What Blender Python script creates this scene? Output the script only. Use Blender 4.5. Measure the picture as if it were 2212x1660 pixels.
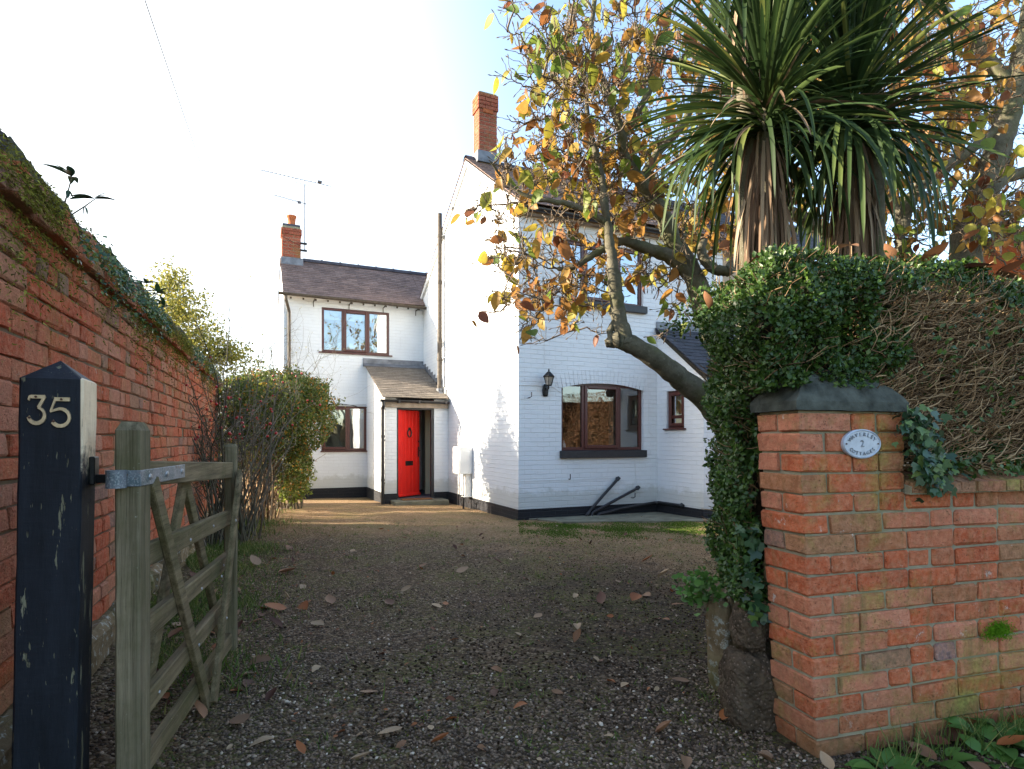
import bpy, math, numpy as np
from mathutils import Vector, Matrix
R = math.radians
for o in list(bpy.data.objects): bpy.data.objects.remove(o)
sc = bpy.context.scene
C = sc.collection
rng = np.random.default_rng(11)

# ------------------------------------------------------------------ camera, sky, sun, exposure
EYE, F, CX, HY = 1.15, 1270.0, 1106.0, 950.0
cam_d = bpy.data.cameras.new('camera'); cam = bpy.data.objects.new('camera', cam_d); C.objects.link(cam)
cam.location = (0, 0, EYE); cam.rotation_euler = (R(90), 0, 0)
cam_d.lens = F / 2212 * 36; cam_d.sensor_width = 36; cam_d.shift_y = (HY - 830) / 2212
cam_d.clip_start = 0.05; cam_d.clip_end = 1500
sc.camera = cam
SUN_AZ = (-0.999, 0.03)           # horizontal direction towards the sun (low, from the left)
SUN_EL = R(19)
S = Vector((SUN_AZ[0] * math.cos(SUN_EL), SUN_AZ[1] * math.cos(SUN_EL), math.sin(SUN_EL))).normalized()
world = bpy.data.worlds.new('World'); sc.world = world; world.use_nodes = True
wn = world.node_tree; bg = wn.nodes['Background']
sky = wn.nodes.new('ShaderNodeTexSky'); sky.sky_type = 'NISHITA'; sky.sun_disc = False
sky.sun_elevation = SUN_EL; sky.sun_rotation = math.atan2(S.x, S.y)
sky.air_density = 1.0; sky.dust_density = 1.6; sky.ozone_density = 1.0
# thin bright winter haze: the sky pales strongly towards the sun
tcw = wn.nodes.new('ShaderNodeTexCoord'); dotn = wn.nodes.new('ShaderNodeVectorMath'); dotn.operation = 'DOT_PRODUCT'
wn.links.new(tcw.outputs['Generated'], dotn.inputs[0]); dotn.inputs[1].default_value = tuple(Vector((S.x, S.y + .55, S.z)).normalized())
vr = wn.nodes.new('ShaderNodeMapRange'); vr.interpolation_type = 'SMOOTHSTEP'; vr.inputs[1].default_value = 0.5; vr.inputs[2].default_value = 0.95; vr.inputs[3].default_value = 0.0; vr.inputs[4].default_value = 0.85
wn.links.new(dotn.outputs['Value'], vr.inputs[0]); vm = wn.nodes.new('ShaderNodeMix'); vm.data_type = 'RGBA'
wn.links.new(vr.outputs[0], vm.inputs[0]); wn.links.new(sky.outputs[0], vm.inputs[6]); vm.inputs[7].default_value = (3.3, 3.45, 3.5, 1)
wn.links.new(vm.outputs[2], bg.inputs[0]); bg.inputs[1].default_value = 0.15
sun_d = bpy.data.lights.new('sun', 'SUN'); sun_d.energy = 5.0; sun_d.angle = R(0.55); sun_d.color = (1.0, 0.86, 0.68)
sun = bpy.data.objects.new('sun', sun_d); C.objects.link(sun)
sun.rotation_euler = S.to_track_quat('Z', 'Y').to_euler(); sun.location = (-8, 0, 12)
sc.view_settings.view_transform = 'Standard'; sc.view_settings.look = 'None'
sc.view_settings.exposure = 2.05; sc.view_settings.gamma = 1.0
sc.cycles.max_bounces = 8; sc.cycles.transparent_max_bounces = 16
sc.cycles.diffuse_bounces = 4; sc.cycles.sample_clamp_indirect = 6

# ------------------------------------------------------------------ helpers
def Wp(px, py, Y): return np.array([(px - CX) / F * Y, Y, EYE + (HY - py) / F * Y])
def gz(y): return -0.018 * (np.clip(y, 2, 14) - 2)
def nrm(v): v = np.asarray(v, float); return v / (np.linalg.norm(v) + 1e-12)

def raw_mesh(name, V, counts, idx, mats, face_rnd=None, smooth=False, mat_idx=None, rnd2=None):
    me = bpy.data.meshes.new(name)
    V = np.asarray(V, np.float32).reshape(-1, 3); counts = np.asarray(counts, np.int32); idx = np.asarray(idx, np.int32)
    me.vertices.add(len(V)); me.vertices.foreach_set('co', V.ravel())
    me.loops.add(len(idx)); me.loops.foreach_set('vertex_index', idx)
    me.polygons.add(len(counts))
    st = np.concatenate([[0], np.cumsum(counts)[:-1]]).astype(np.int32)
    me.polygons.foreach_set('loop_start', st); me.polygons.foreach_set('loop_total', counts)
    me.polygons.foreach_set('use_smooth', np.full(len(counts), bool(smooth)))
    if not isinstance(mats, (list, tuple)): mats = [mats]
    for m in mats: me.materials.append(m)
    if mat_idx is not None: me.polygons.foreach_set('material_index', np.asarray(mat_idx, np.int32))
    me.update(calc_edges=True)
    if face_rnd is not None:
        a = me.attributes.new('rnd', 'FLOAT', 'FACE'); a.data.foreach_set('value', np.asarray(face_rnd, np.float32))
    if rnd2 is not None:
        a = me.attributes.new('rnd2', 'FLOAT', 'FACE'); a.data.foreach_set('value', np.asarray(rnd2, np.float32))
    # box-projected UVs in metres
    n = np.zeros(len(counts) * 3, np.float32); me.polygons.foreach_get('normal', n); n = n.reshape(-1, 3)
    nl = np.repeat(n, counts, axis=0); P = V[idx]
    uv = np.zeros((len(idx), 2), np.float32)
    ax, ay, az = np.abs(nl[:, 0]), np.abs(nl[:, 1]), np.abs(nl[:, 2])
    m1 = (az > 0.9); m2 = (~m1) & (ax > ay); m3 = (~m1) & (~m2)
    uv[m1] = P[m1][:, :2]; uv[m2] = P[m2][:, 1:3]; uv[m3] = P[m3][:, [0, 2]]
    l = me.uv_layers.new(name='UVMap'); l.data.foreach_set('uv', uv.ravel())
    return me

def link(name, me, parent=None, loc=(0, 0, 0), rotz=0.0):
    o = bpy.data.objects.new(name, me); C.objects.link(o)
    o.location = loc; o.rotation_euler = (0, 0, rotz)
    if parent is not None: o.parent = parent
    return o

def tag(o, label=None, cat=None, group=None, kind=None):
    if label: o['label'] = label
    if cat: o['category'] = cat
    if group: o['group'] = group
    if kind: o['kind'] = kind
    return o

def thing(name, label, cat, loc=(0, 0, 0), rotz=0.0, group=None):
    o = link(name, None, None, loc, rotz); o.empty_display_size = 0.1
    return tag(o, label, cat, group)

class MB:
    def __init__(s): s.V = []; s.n = 0; s.cnt = []; s.idx = []; s.r = []; s.m = []; s.r2 = []
    def add(s, vs, fs, rnd=None, mat=0, rnd2=None):
        vs = np.asarray(vs, float).reshape(-1, 3)
        r = rng.random() if rnd is None else rnd; r2 = rng.random() if rnd2 is None else rnd2
        for f in fs:
            s.cnt.append(len(f)); s.idx.extend([i + s.n for i in f]); s.r.append(r); s.m.append(mat); s.r2.append(r2)
        s.V.append(vs); s.n += len(vs)
    def box(s, a, b, rnd=None, mat=0, jit=0, bev=0, M=None):
        a = np.array(a, float); b = np.array(b, float); lo = np.minimum(a, b); hi = np.maximum(a, b)
        if bev > 0:
            e = min(bev, 0.45 * (hi - lo).min()); pts = []; 
            for c in range(8):
                q = np.array([(c >> k) & 1 for k in range(3)]); p = np.where(q, hi, lo); sg = np.where(q, -1, 1)
                for k in range(3):
                    w = p + sg * e; w[k] = p[k]; pts.append(w)
            v = np.array(pts); vi = lambda c, k: c * 3 + k
            fs = []
            for k in range(3):
                i, j = (k + 1) % 3, (k + 2) % 3
                for sd in (0, 1):
                    cs = [sd << k, (sd << k) | (1 << i), (sd << k) | (1 << i) | (1 << j), (sd << k) | (1 << j)]
                    f = [vi(c, k) for c in cs]; fs.append(f if sd else f[::-1])
            for k in range(3):      # edges along axis k
                i, j = (k + 1) % 3, (k + 2) % 3
                for si in (0, 1):
                    for sj in (0, 1):
                        c0 = (si << i) | (sj << j); c1 = c0 | (1 << k)
                        f = [vi(c0, i), vi(c1, i), vi(c1, j), vi(c0, j)]
                        fs.append(f if (si ^ sj) else f[::-1])
            for c in range(8):
                f = [vi(c, 0), vi(c, 1), vi(c, 2)]
                fs.append(f if bin(c).count('1') % 2 else f[::-1])
        else:
            v = np.array([[(lo, hi)[(c >> k) & 1][k] for k in range(3)] for c in range(8)])
            fs = [(0, 2, 3, 1), (4, 5, 7, 6), (0, 1, 5, 4), (2, 6, 7, 3), (0, 4, 6, 2), (1, 3, 7, 5)]
        if jit: v = v + rng.normal(0, jit, v.shape)
        if M is not None: v = v @ M[0].T + M[1]
        s.add(v, fs, rnd, mat)
    def beam(s, p0, p1, w, t, up=(0, 0, 1), rnd=None, bev=0.003, mat=0, jit=0):
        p0 = np.array(p0, float); p1 = np.array(p1, float); x = nrm(p1 - p0); up = np.array(up, float)
        y = nrm(np.cross(up, x)); z = np.cross(x, y); L = np.linalg.norm(p1 - p0)
        s.box((0, -t / 2, -w / 2), (L, t / 2, w / 2), rnd, mat, jit, bev, (np.column_stack([x, y, z]), p0))
    def tube(s, pts, rad, n=8, caps=True, rnd=None, mat=0, jit=0):
        pts = np.array(pts, float); k = len(pts); rad = np.broadcast_to(np.asarray(rad, float), (k,))
        t = np.gradient(pts, axis=0); t /= (np.linalg.norm(t, axis=1, keepdims=True) + 1e-9)
        ref = np.array([0, 0, 1.0]) if abs(t[0][2]) < 0.9 else np.array([1.0, 0, 0])
        u = nrm(np.cross(t[0], ref)); V = []
        ang = np.arange(n) / n * 2 * math.pi; ca, sa = np.cos(ang), np.sin(ang)
        for i in range(k):
            u = nrm(u - t[i] * np.dot(u, t[i])); w = np.cross(t[i], u)
            rr = rad[i] * (1 + (rng.normal(0, jit, n) if jit else 0))
            V.append(pts[i] + (ca * rr)[:, None] * u + (sa * rr)[:, None] * w)
        fs = []
        for i in range(k - 1):
            for j in range(n):
                a = i * n + j; b = i * n + (j + 1) % n
                fs.append((a, b, b + n, a + n))
        if caps: fs.append(tuple(range(n))[::-1]); fs.append(tuple((k - 1) * n + j for j in range(n)))
        s.add(np.concatenate(V), fs, rnd, mat)
    def lathe(s, prof, c=(0, 0, 0), n=16, rnd=None, mat=0):
        V = []; 
        for r, z in prof:
            for j in range(n): V.append((c[0] + r * math.cos(2 * math.pi * j / n), c[1] + r * math.sin(2 * math.pi * j / n), c[2] + z))
        fs = []
        for i in range(len(prof) - 1):
            for j in range(n):
                a = i * n + j; b = i * n + (j + 1) % n; fs.append((a, b, b + n, a + n))
        fs.append(tuple(range(n))[::-1]); fs.append(tuple((len(prof) - 1) * n + j for j in range(n)))
        s.add(V, fs, rnd, mat)
    def prism(s, poly, ext, rnd=None, mat=0):        # poly: 3D points (planar), ext: extrusion vector
        p = np.array(poly, float); q = p + np.array(ext, float); n = len(p)
        nn = np.zeros(3)
        for i in range(n): nn += np.cross(p[i], p[(i + 1) % n])
        flip = np.dot(nn, ext) > 0
        fs = [tuple(range(n))[::-1], tuple(range(n, 2 * n))] + [(i, (i + 1) % n, (i + 1) % n + n, i + n) for i in range(n)]
        if not flip: fs = [f[::-1] for f in fs]
        s.add(np.vstack([p, q]), fs, rnd, mat)
    def build(s, name, mats, parent=None, smooth=False, loc=(0, 0, 0), rotz=0.0, xf=None):
        V = np.concatenate(s.V)
        if xf is not None: V = xf(V)
        me = raw_mesh(name, V, s.cnt, s.idx, mats, s.r, smooth, s.m, s.r2)
        return link(name, me, parent, loc, rotz)

def scatter(name, tv, tf, Ms, Ls, rnd, mats, parent=None, smooth=True, rnd2=None, loc=(0, 0, 0), me_only=False):
    tv = np.asarray(tv, float); N = len(Ls); nv = len(tv)
    V = np.einsum('nij,vj->nvi', Ms, tv) + np.asarray(Ls)[:, None, :]
    cnt = np.array([len(f) for f in tf]); fi = np.concatenate([np.array(f) for f in tf])
    idx = (fi[None, :] + (np.arange(N) * nv)[:, None]).ravel(); counts = np.tile(cnt, N)
    fr = np.repeat(rnd, len(tf)); f2 = None if rnd2 is None else np.repeat(rnd2, len(tf))
    me = raw_mesh(name, V.reshape(-1, 3), counts, idx, mats, fr, smooth, None, f2)
    return me if me_only else link(name, me, parent, loc)

def frames(fwd, upn, size):         # rotation matrices: local x = width, y = length, z = normal
    f = fwd / np.linalg.norm(fwd, axis=1, keepdims=True)
    x = np.cross(f, upn); x /= (np.linalg.norm(x, axis=1, keepdims=True) + 1e-9); z = np.cross(x, f)
    M = np.stack([x, f, z], axis=2)
    sz = np.asarray(size); sz = sz[:, None, None] if sz.ndim == 1 else sz[:, None, :]
    return M * sz
def rdir(n, sp=1.0): v = rng.normal(0, 1, (n, 3)); return v / np.linalg.norm(v, axis=1, keepdims=True) * sp

def leaf_tmpl(seg=4, w=0.28, fold=0.25, curl=0.25, tip=1.0, wide_at=0.55):
    V = []; fs = []
    for i in range(seg + 1):
        t = i / seg
        ww = w * (math.sin(math.pi * t ** (0.8 if wide_at < 0.6 else 1.2)) ** 0.8 if 0 < t < 1 else 0.02)
        z = -curl * t * t
        V += [(-ww, t, z + fold * ww), (0, t, z), (ww, t, z + fold * ww)]
    for i in range(seg):
        a = i * 3; fs += [(a, a + 1, a + 4, a + 3), (a + 1, a + 2, a + 5, a + 4)]
    return np.array(V), fs
LEAF = leaf_tmpl(); LEAF_LO = leaf_tmpl(2, 0.3, 0.2, 0.1); LEAF_CURL = leaf_tmpl(6, 0.27, 0.45, -0.35)

# ------------------------------------------------------------------ materials
class NT:
    def __init__(s, name, rough=0.85, spec=0.3):
        s.m = bpy.data.materials.new(name); s.m.use_nodes = True; s.t = s.m.node_tree; s.N = s.t.nodes; s.L = s.t.links
        s.b = s.N['Principled BSDF']; s.b.inputs['Roughness'].default_value = rough
        s.b.inputs['Specular IOR Level'].default_value = spec
    def nd(s, t, **kw):
        n = s.N.new(t)
        for k, v in kw.items(): setattr(n, k, v)
        return n
    def put(s, sock, v):
        if isinstance(v, bpy.types.NodeSocket): s.L.new(v, sock)
        elif isinstance(v, (tuple, list)) and len(v) == 3 and sock.type == 'RGBA': sock.default_value = (*v, 1)
        else: sock.default_value = v
    def obj(s): return s.nd('ShaderNodeTexCoord').outputs['Object']
    def uv(s): return s.nd('ShaderNodeTexCoord').outputs['UV']
    def pos(s): return s.nd('ShaderNodeNewGeometry').outputs['Position']
    def map(s, v, scale=(1, 1, 1), loc=(0, 0, 0), rot=(0, 0, 0)):
        n = s.nd('ShaderNodeMapping'); s.put(n.inputs['Vector'], v); n.inputs['Scale'].default_value = scale
        n.inputs['Location'].default_value = loc; n.inputs['Rotation'].default_value = rot; return n.outputs[0]
    def noise(s, v, scale=5, detail=4, rough=0.55, dist=0):
        n = s.nd('ShaderNodeTexNoise'); s.put(n.inputs['Vector'], v); n.inputs['Scale'].default_value = scale
        n.inputs['Detail'].default_value = detail; n.inputs['Roughness'].default_value = rough; n.inputs['Distortion'].default_value = dist
        return n.outputs['Fac']
    def vor(s, v, scale=5, feat='F1', out='Distance', rand=1.0):
        n = s.nd('ShaderNodeTexVoronoi', feature=feat); s.put(n.inputs['Vector'], v); n.inputs['Scale'].default_value = scale
        n.inputs['Randomness'].default_value = rand; return n.outputs[out]
    def attr(s, name='rnd'): n = s.nd('ShaderNodeAttribute', attribute_name=name); return n.outputs['Fac']
    def ramp(s, f, stops, interp='LINEAR'):
        n = s.nd('ShaderNodeValToRGB'); s.put(n.inputs[0], f); cr = n.color_ramp; cr.interpolation = interp
        while len(cr.elements) < len(stops): cr.elements.new(0.5)
        for e, (p, c) in zip(cr.elements, stops):
            e.position = p; e.color = (c, c, c, 1) if isinstance(c, (int, float)) else (*c, 1)
        return n.outputs[0]
    def mix(s, f, a, b, mode='MIX'):
        n = s.nd('ShaderNodeMix', data_type='RGBA', blend_type=mode)
        s.put(n.inputs[0], f); s.put(n.inputs[6], a); s.put(n.inputs[7], b); return n.outputs[2]
    def math(s, op, a, b=0.0, c=None, clamp=False):
        n = s.nd('ShaderNodeMath', operation=op, use_clamp=clamp); s.put(n.inputs[0], a); s.put(n.inputs[1], b)
        if c is not None: s.put(n.inputs[2], c)
        return n.outputs[0]
    def bump(s, h, strength=0.5, dist=0.01, normal=None):
        n = s.nd('ShaderNodeBump'); s.put(n.inputs['Height'], h); n.inputs['Strength'].default_value = strength
        n.inputs['Distance'].default_value = dist
        if normal is not None: s.L.new(normal, n.inputs['Normal'])
        return n.outputs[0]
    def sep(s, v): n = s.nd('ShaderNodeSeparateXYZ'); s.put(n.inputs[0], v); return n.outputs
    def col(s, c): s.put(s.b.inputs['Base Color'], c); return s
    def nor(s, n): s.L.new(n, s.b.inputs['Normal']); return s
    def rgh(s, v): s.put(s.b.inputs['Roughness'], v); return s

def simple(name, c, rough=0.6, spec=0.4, metal=0.0, nscale=20, namt=0.25, bumpd=0.001):
    t = NT(name, rough, spec); v = t.obj(); n = t.noise(v, nscale, 5)
    lo = tuple(x * (1 - namt) for x in c); hi = tuple(min(1, x * (1 + namt)) for x in c)
    t.col(t.ramp(n, [(0.3, lo), (0.7, hi)])); t.b.inputs['Metallic'].default_value = metal
    t.nor(t.bump(t.noise(v, nscale * 4, 4), 0.5, bumpd)); return t.m

def painted_brick(name, c, dirt, drk=0.9, bd=0.009, spec=0.3, rough=0.6, splash=0.35):
    t = NT(name, rough, spec); uv = t.uv()
    wob = t.noise(uv, 3.5, 3); 
    n = t.nd('ShaderNodeVectorMath', operation='ADD'); t.put(n.inputs[0], uv)
    w2 = t.nd('ShaderNodeVectorMath', operation='SCALE'); wc = t.nd('ShaderNodeTexNoise'); t.put(wc.inputs['Vector'], uv); wc.inputs['Scale'].default_value = 6
    t.put(w2.inputs[0], wc.outputs['Color']); w2.inputs['Scale'].default_value = 0.018; t.put(n.inputs[1], w2.outputs[0])
    b = t.nd('ShaderNodeTexBrick'); t.put(b.inputs['Vector'], n.outputs[0]); b.inputs['Scale'].default_value = 1.0
    b.inputs['Brick Width'].default_value = 0.225; b.inputs['Row Height'].default_value = 0.075; b.inputs['Mortar Size'].default_value = 0.006
    b.inputs['Mortar Smooth'].default_value = 0.6; b.offset = 0.5
    fade = t.ramp(t.noise(uv, 2.2, 5, 0.65), [(0.35, 0.15), (0.62, 1.0)])
    perp = t.math('MULTIPLY', b.outputs['Fac'], fade)
    crs = t.math('PINGPONG', t.math('ADD', t.sep(n.outputs[0])[1], 0.0), 0.0375)
    crs = t.ramp(t.math('MULTIPLY', crs, 26.6), [(0.0, 1.0), (0.20, 0.0)])
    crs = t.math('MULTIPLY', crs, t.ramp(t.noise(t.map(uv, (1.3, 14, 1)), 1.6, 4), [(0.3, 0.25), (0.6, 1.0)]))
    fac = t.math('MAXIMUM', perp, crs, clamp=True)
    rough_n = t.noise(uv, 38, 5, 0.6)
    h = t.math('SUBTRACT', t.math('MULTIPLY', rough_n, 0.28), fac)
    h = t.math('ADD', h, t.math('MULTIPLY', t.noise(t.map(uv, (4.4, 13.3, 1)), 1.0, 2), 0.6))
    base = t.ramp(t.noise(uv, 1.3, 6, 0.6), [(0.3, tuple(x * 0.93 for x in c)), (0.65, c)])
    base = t.mix(t.math('MULTIPLY', fac, 1 - drk), base, dirt)
    grime = t.ramp(t.noise(t.map(uv, (2.5, 0.8, 1)), 3.0, 7, 0.7), [(0.60, 0.0), (0.78, 0.22)])
    base = t.mix(grime, base, dirt)
    spl = t.ramp(t.math('ADD', t.sep(t.obj())[2], t.math('MULTIPLY', t.noise(uv, 4, 7, .7), -.5)), [(0.0, splash), (0.10, 0.0)])
    base = t.mix(spl, base, (0.30, 0.29, 0.20))
    t.col(base); t.nor(t.bump(h, 0.75, bd)); return t.m

M_white = painted_brick('white_painted_brick', (0.76, 0.785, 0.80), (0.36, 0.35, 0.33), 0.82, 0.0085)
M_plinth = painted_brick('black_painted_plinth', (0.014, 0.015, 0.019), (0.09, 0.085, 0.075), 0.8, splash=0.0)

def brick_mat(name, stops, moss=0.3, white=0.3, rough_amt=1.0):
    t = NT(name, 0.9, 0.2); v = t.obj(); r = t.attr('rnd'); r2 = t.attr('rnd2')
    base = t.ramp(r, stops, 'LINEAR')
    off = t.nd('ShaderNodeVectorMath', operation='ADD'); t.put(off.inputs[0], v)
    cmb = t.nd('ShaderNodeCombineXYZ'); t.put(cmb.inputs[0], t.math('MULTIPLY', r, 37.0)); t.put(cmb.inputs[1], t.math('MULTIPLY', r2, 53.0)); t.put(off.inputs[1], cmb.outputs[0])
    vv = off.outputs[0]
    base = t.mix(t.ramp(t.noise(vv, 9, 5, 0.65), [(0.38, 0.0), (0.66, 0.6)]), base, t.mix(0.6, base, (0.13, 0.05, 0.03)))
    base = t.mix(t.ramp(t.noise(vv, 45, 4, 0.7), [(0.40, 0.0), (0.66, 0.75)]), base, t.mix(0.5, base, (0.70, 0.34, 0.20)))
    base = t.mix(t.ramp(t.noise(vv, 24, 6, 0.75), [(0.52, 0.0), (0.62, 0.4)]), base, t.mix(0.7, base, (0.16, 0.12, 0.06)))
    pits = t.ramp(t.noise(v, 160, 3, 0.6), [(0.30, 1.0), (0.38, 0.0)])
    base = t.mix(t.math('MULTIPLY', pits, 0.75), base, (0.04, 0.02, 0.015))
    wm = t.ramp(t.noise(vv, 14, 7, 0.75), [(0.62, 0.0), (0.70, 0.8)])
    wm = t.math('MULTIPLY', wm, t.math('MULTIPLY', t.ramp(r2, [(0.25, 0.0), (0.6, 1.0)]), white * 2))
    base = t.mix(wm, base, (0.55, 0.50, 0.44))
    mm = t.ramp(t.noise(v, 2.3, 8, 0.72), [(0.50, 0.0), (0.72, 1.0)])
    mm = t.math('MULTIPLY', mm, moss * 1.6, clamp=True)
    base = t.mix(mm, base, t.ramp(t.noise(v, 60, 3), [(0.3, (0.16, 0.14, 0.03)), (0.7, (0.36, 0.33, 0.08))]))
    drip = t.ramp(t.noise(t.map(v, (16, 16, 1.2)), 1.0, 5, 0.65), [(0.56, 0.0), (0.74, 0.75)])
    base = t.mix(t.math('MULTIPLY', drip, moss * 1.3, clamp=True), base, (0.13, 0.13, 0.045))
    foot = t.ramp(t.math('ADD', t.sep(v)[2], t.math('MULTIPLY', t.noise(v, 6, 6, .7), .35)), [(0.16, 0.75), (0.42, 0.0)])
    base = t.mix(foot, base, t.mix(.72, base, (0.075, 0.07, 0.03)))
    chip = t.ramp(t.noise(vv, 7, 9, .8), [(0.66, 0.0), (0.69, 0.9)])
    base = t.mix(t.math('MULTIPLY', chip, t.ramp(r2, [(0.5, 0.0), (0.7, 1.0)])), base, (0.56, 0.40, 0.30))
    t.col(base)
    h = t.math('ADD', t.math('MULTIPLY', t.noise(vv, 22, 6, 0.7), 1.0), t.math('MULTIPLY', t.noise(v, 120, 4, 0.7), 0.45))
    h = t.math('SUBTRACT', h, t.math('MULTIPLY', pits, 0.4))
    t.nor(t.bump(h, 1.0, 0.012 * rough_amt)); return t.m
BR = [(0.0, (0.42, 0.085, 0.032)), (0.3, (0.52, 0.12, 0.045)), (0.5, (0.44, 0.135, 0.062)), (0.66, (0.54, 0.20, 0.12)), (0.78, (0.36, 0.13, 0.055)), (0.93, (0.30, 0.18, 0.09)), (0.975, (0.20, 0.12, 0.11)), (1.0, (0.28, 0.25, 0.27))]
M_brick = brick_mat('pillar_brick', BR, 0.7, 0.8)
M_brick_old = brick_mat('old_wall_brick', [(0.0, (0.46, 0.075, 0.028)), (0.35, (0.54, 0.105, 0.042)), (0.6, (0.50, 0.16, 0.085)), (0.8, (0.54, 0.22, 0.14)), (0.93, (0.36, 0.19, 0.11)), (1.0, (0.24, 0.14, 0.12))], 0.22, 0.55, 1.6)
M_chim = brick_mat('chimney_brick', [(0.0, (0.22, 0.035, 0.02)), (0.6, (0.30, 0.055, 0.032)), (1.0, (0.34, 0.10, 0.06))], 0.25, 0.2)

def mortar_mat(name, c, moss=0.35):
    t = NT(name, 0.95, 0.1); v = t.obj()
    b = t.ramp(t.noise(v, 12, 7, 0.7), [(0.3, tuple(x * 0.6 for x in c)), (0.7, c)])
    b = t.mix(t.math('MULTIPLY', t.ramp(t.noise(v, 2.3, 8, 0.72), [(0.46, 0.0), (0.66, 1.0)]), moss), b, (0.20, 0.21, 0.07))
    t.col(b); t.nor(t.bump(t.noise(v, 140, 5, 0.75), 0.9, 0.006)); return t.m
M_mortar = mortar_mat('lime_mortar', (0.36, 0.33, 0.235), .55); M_mortar_old = mortar_mat('old_mortar', (0.22, 0.16, 0.11), 0.3)

def tile_mat(name, c1, c2, moss=(0.35, 0.33, 0.06)):
    t = NT(name, 0.8, 0.35); v = t.obj(); r = t.attr('rnd')
    b = t.ramp(r, [(0, c1), (1, c2)])
    b = t.mix(t.ramp(t.noise(v, 5, 6, 0.7), [(0.35, 0.0), (0.7, 0.6)]), b, tuple(x * 0.45 for x in c1))
    b = t.mix(t.ramp(t.noise(v, 30, 4, 0.7), [(0.5, 0.0), (0.75, 0.5)]), b, tuple(min(1, x * 1.7) for x in c2))
    b = t.mix(t.ramp(t.noise(v, 9, 6, 0.75), [(0.66, 0.0), (0.72, 0.75)]), b, moss)
    t.col(b); t.nor(t.bump(t.noise(v, 60, 5, 0.7), 0.6, 0.004)); return t.m
M_tile = tile_mat('brown_roof_tile', (0.14, 0.095, 0.08), (0.25, 0.17, 0.14))
M_tile_porch = tile_mat('grey_brown_tile', (0.15, 0.125, 0.10), (0.24, 0.20, 0.155))
M_slate = tile_mat('dark_slate', (0.035, 0.037, 0.045), (0.07, 0.07, 0.085), (0.10, 0.11, 0.05))
M_ridge = tile_mat('blue_black_ridge', (0.05, 0.05, 0.065), (0.09, 0.085, 0.10))
M_lead = simple('lead_flashing', (0.17, 0.18, 0.20), 0.55, 0.5, 0.3, 6, 0.4, 0.003)
M_frame = simple('mahogany_window_frame', (0.085, 0.022, 0.016), 0.35, 0.5, 0, 30, 0.2, 0.0004)
M_blackp = simple('black_plastic', (0.014, 0.014, 0.016), 0.38, 0.5, 0, 12, 0.4, 0.0006)
M_sill = simple('black_sill_paint', (0.018, 0.019, 0.022), 0.5, 0.5, 0, 14, 0.4, 0.002)
M_iron = simple('black_ironwork', (0.012, 0.012, 0.012), 0.45, 0.5, 0.3, 60, 0.5, 0.001)
M_pipe = simple('weathered_brown_pipe', (0.07, 0.055, 0.04), 0.6, 0.4, 0, 14, 0.5, 0.002)
M_fascia = simple('weathered_fascia_board', (0.33, 0.27, 0.21), 0.8, 0.2, 0, 8, 0.35, 0.002)
M_whitep = simple('white_plastic', (0.72, 0.73, 0.72), 0.4, 0.4, 0, 4, 0.06, 0.0005)
M_cream = simple('cream_interior_paint', (0.62, 0.52, 0.34), 0.8, 0.2, 0, 3, 0.05)
M_intwhite = simple('white_interior_wall', (0.6, 0.57, 0.5), 0.8, 0.2, 0, 3, 0.05)
M_wood_int = simple('orange_kitchen_wood', (0.33, 0.13, 0.04), 0.5, 0.4, 0, 5, 0.35)
M_carpet = simple('grey_hall_carpet', (0.10, 0.10, 0.11), 0.95, 0.1, 0, 60, 0.3)
M_blind = simple('pale_roller_blind', (0.60, 0.70, 0.70), 0.8, 0.2, 0, 3, 0.05)
M_mat = simple('coir_doormat', (0.20, 0.09, 0.04), 0.95, 0.1, 0, 120, 0.5, 0.006)
M_red = simple('red_door_paint', (0.62, 0.018, 0.012), 0.32, 0.5, 0, 3, 0.08, 0.0006)
M_render = simple('beige_render', (0.45, 0.35, 0.25), 0.9, 0.2, 0, 6, 0.12, 0.003)
M_terracotta = simple('terracotta_pot', (0.42, 0.13, 0.05), 0.8, 0.2, 0, 12, 0.25, 0.002)
M_alu = simple('grey_aerial_metal', (0.12, 0.12, 0.13), 0.5, 0.5, 0.5)
M_brass = simple('aged_brass', (0.52, 0.42, 0.27), 0.42, 0.5, 0.75, 45, 0.3, 0.0006)
M_screw = simple('rusty_screw', (0.10, 0.045, 0.03), 0.6, 0.4, 0.4, 200, 0.5)
M_steel = simple('worn_silver_bolt', (0.38, 0.38, 0.38), 0.42, 0.5, 0.7, 60, 0.3)
M_glasspane = simple('frosted_lantern_glass', (0.30, 0.29, 0.26), 0.3, 0.5)

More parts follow.
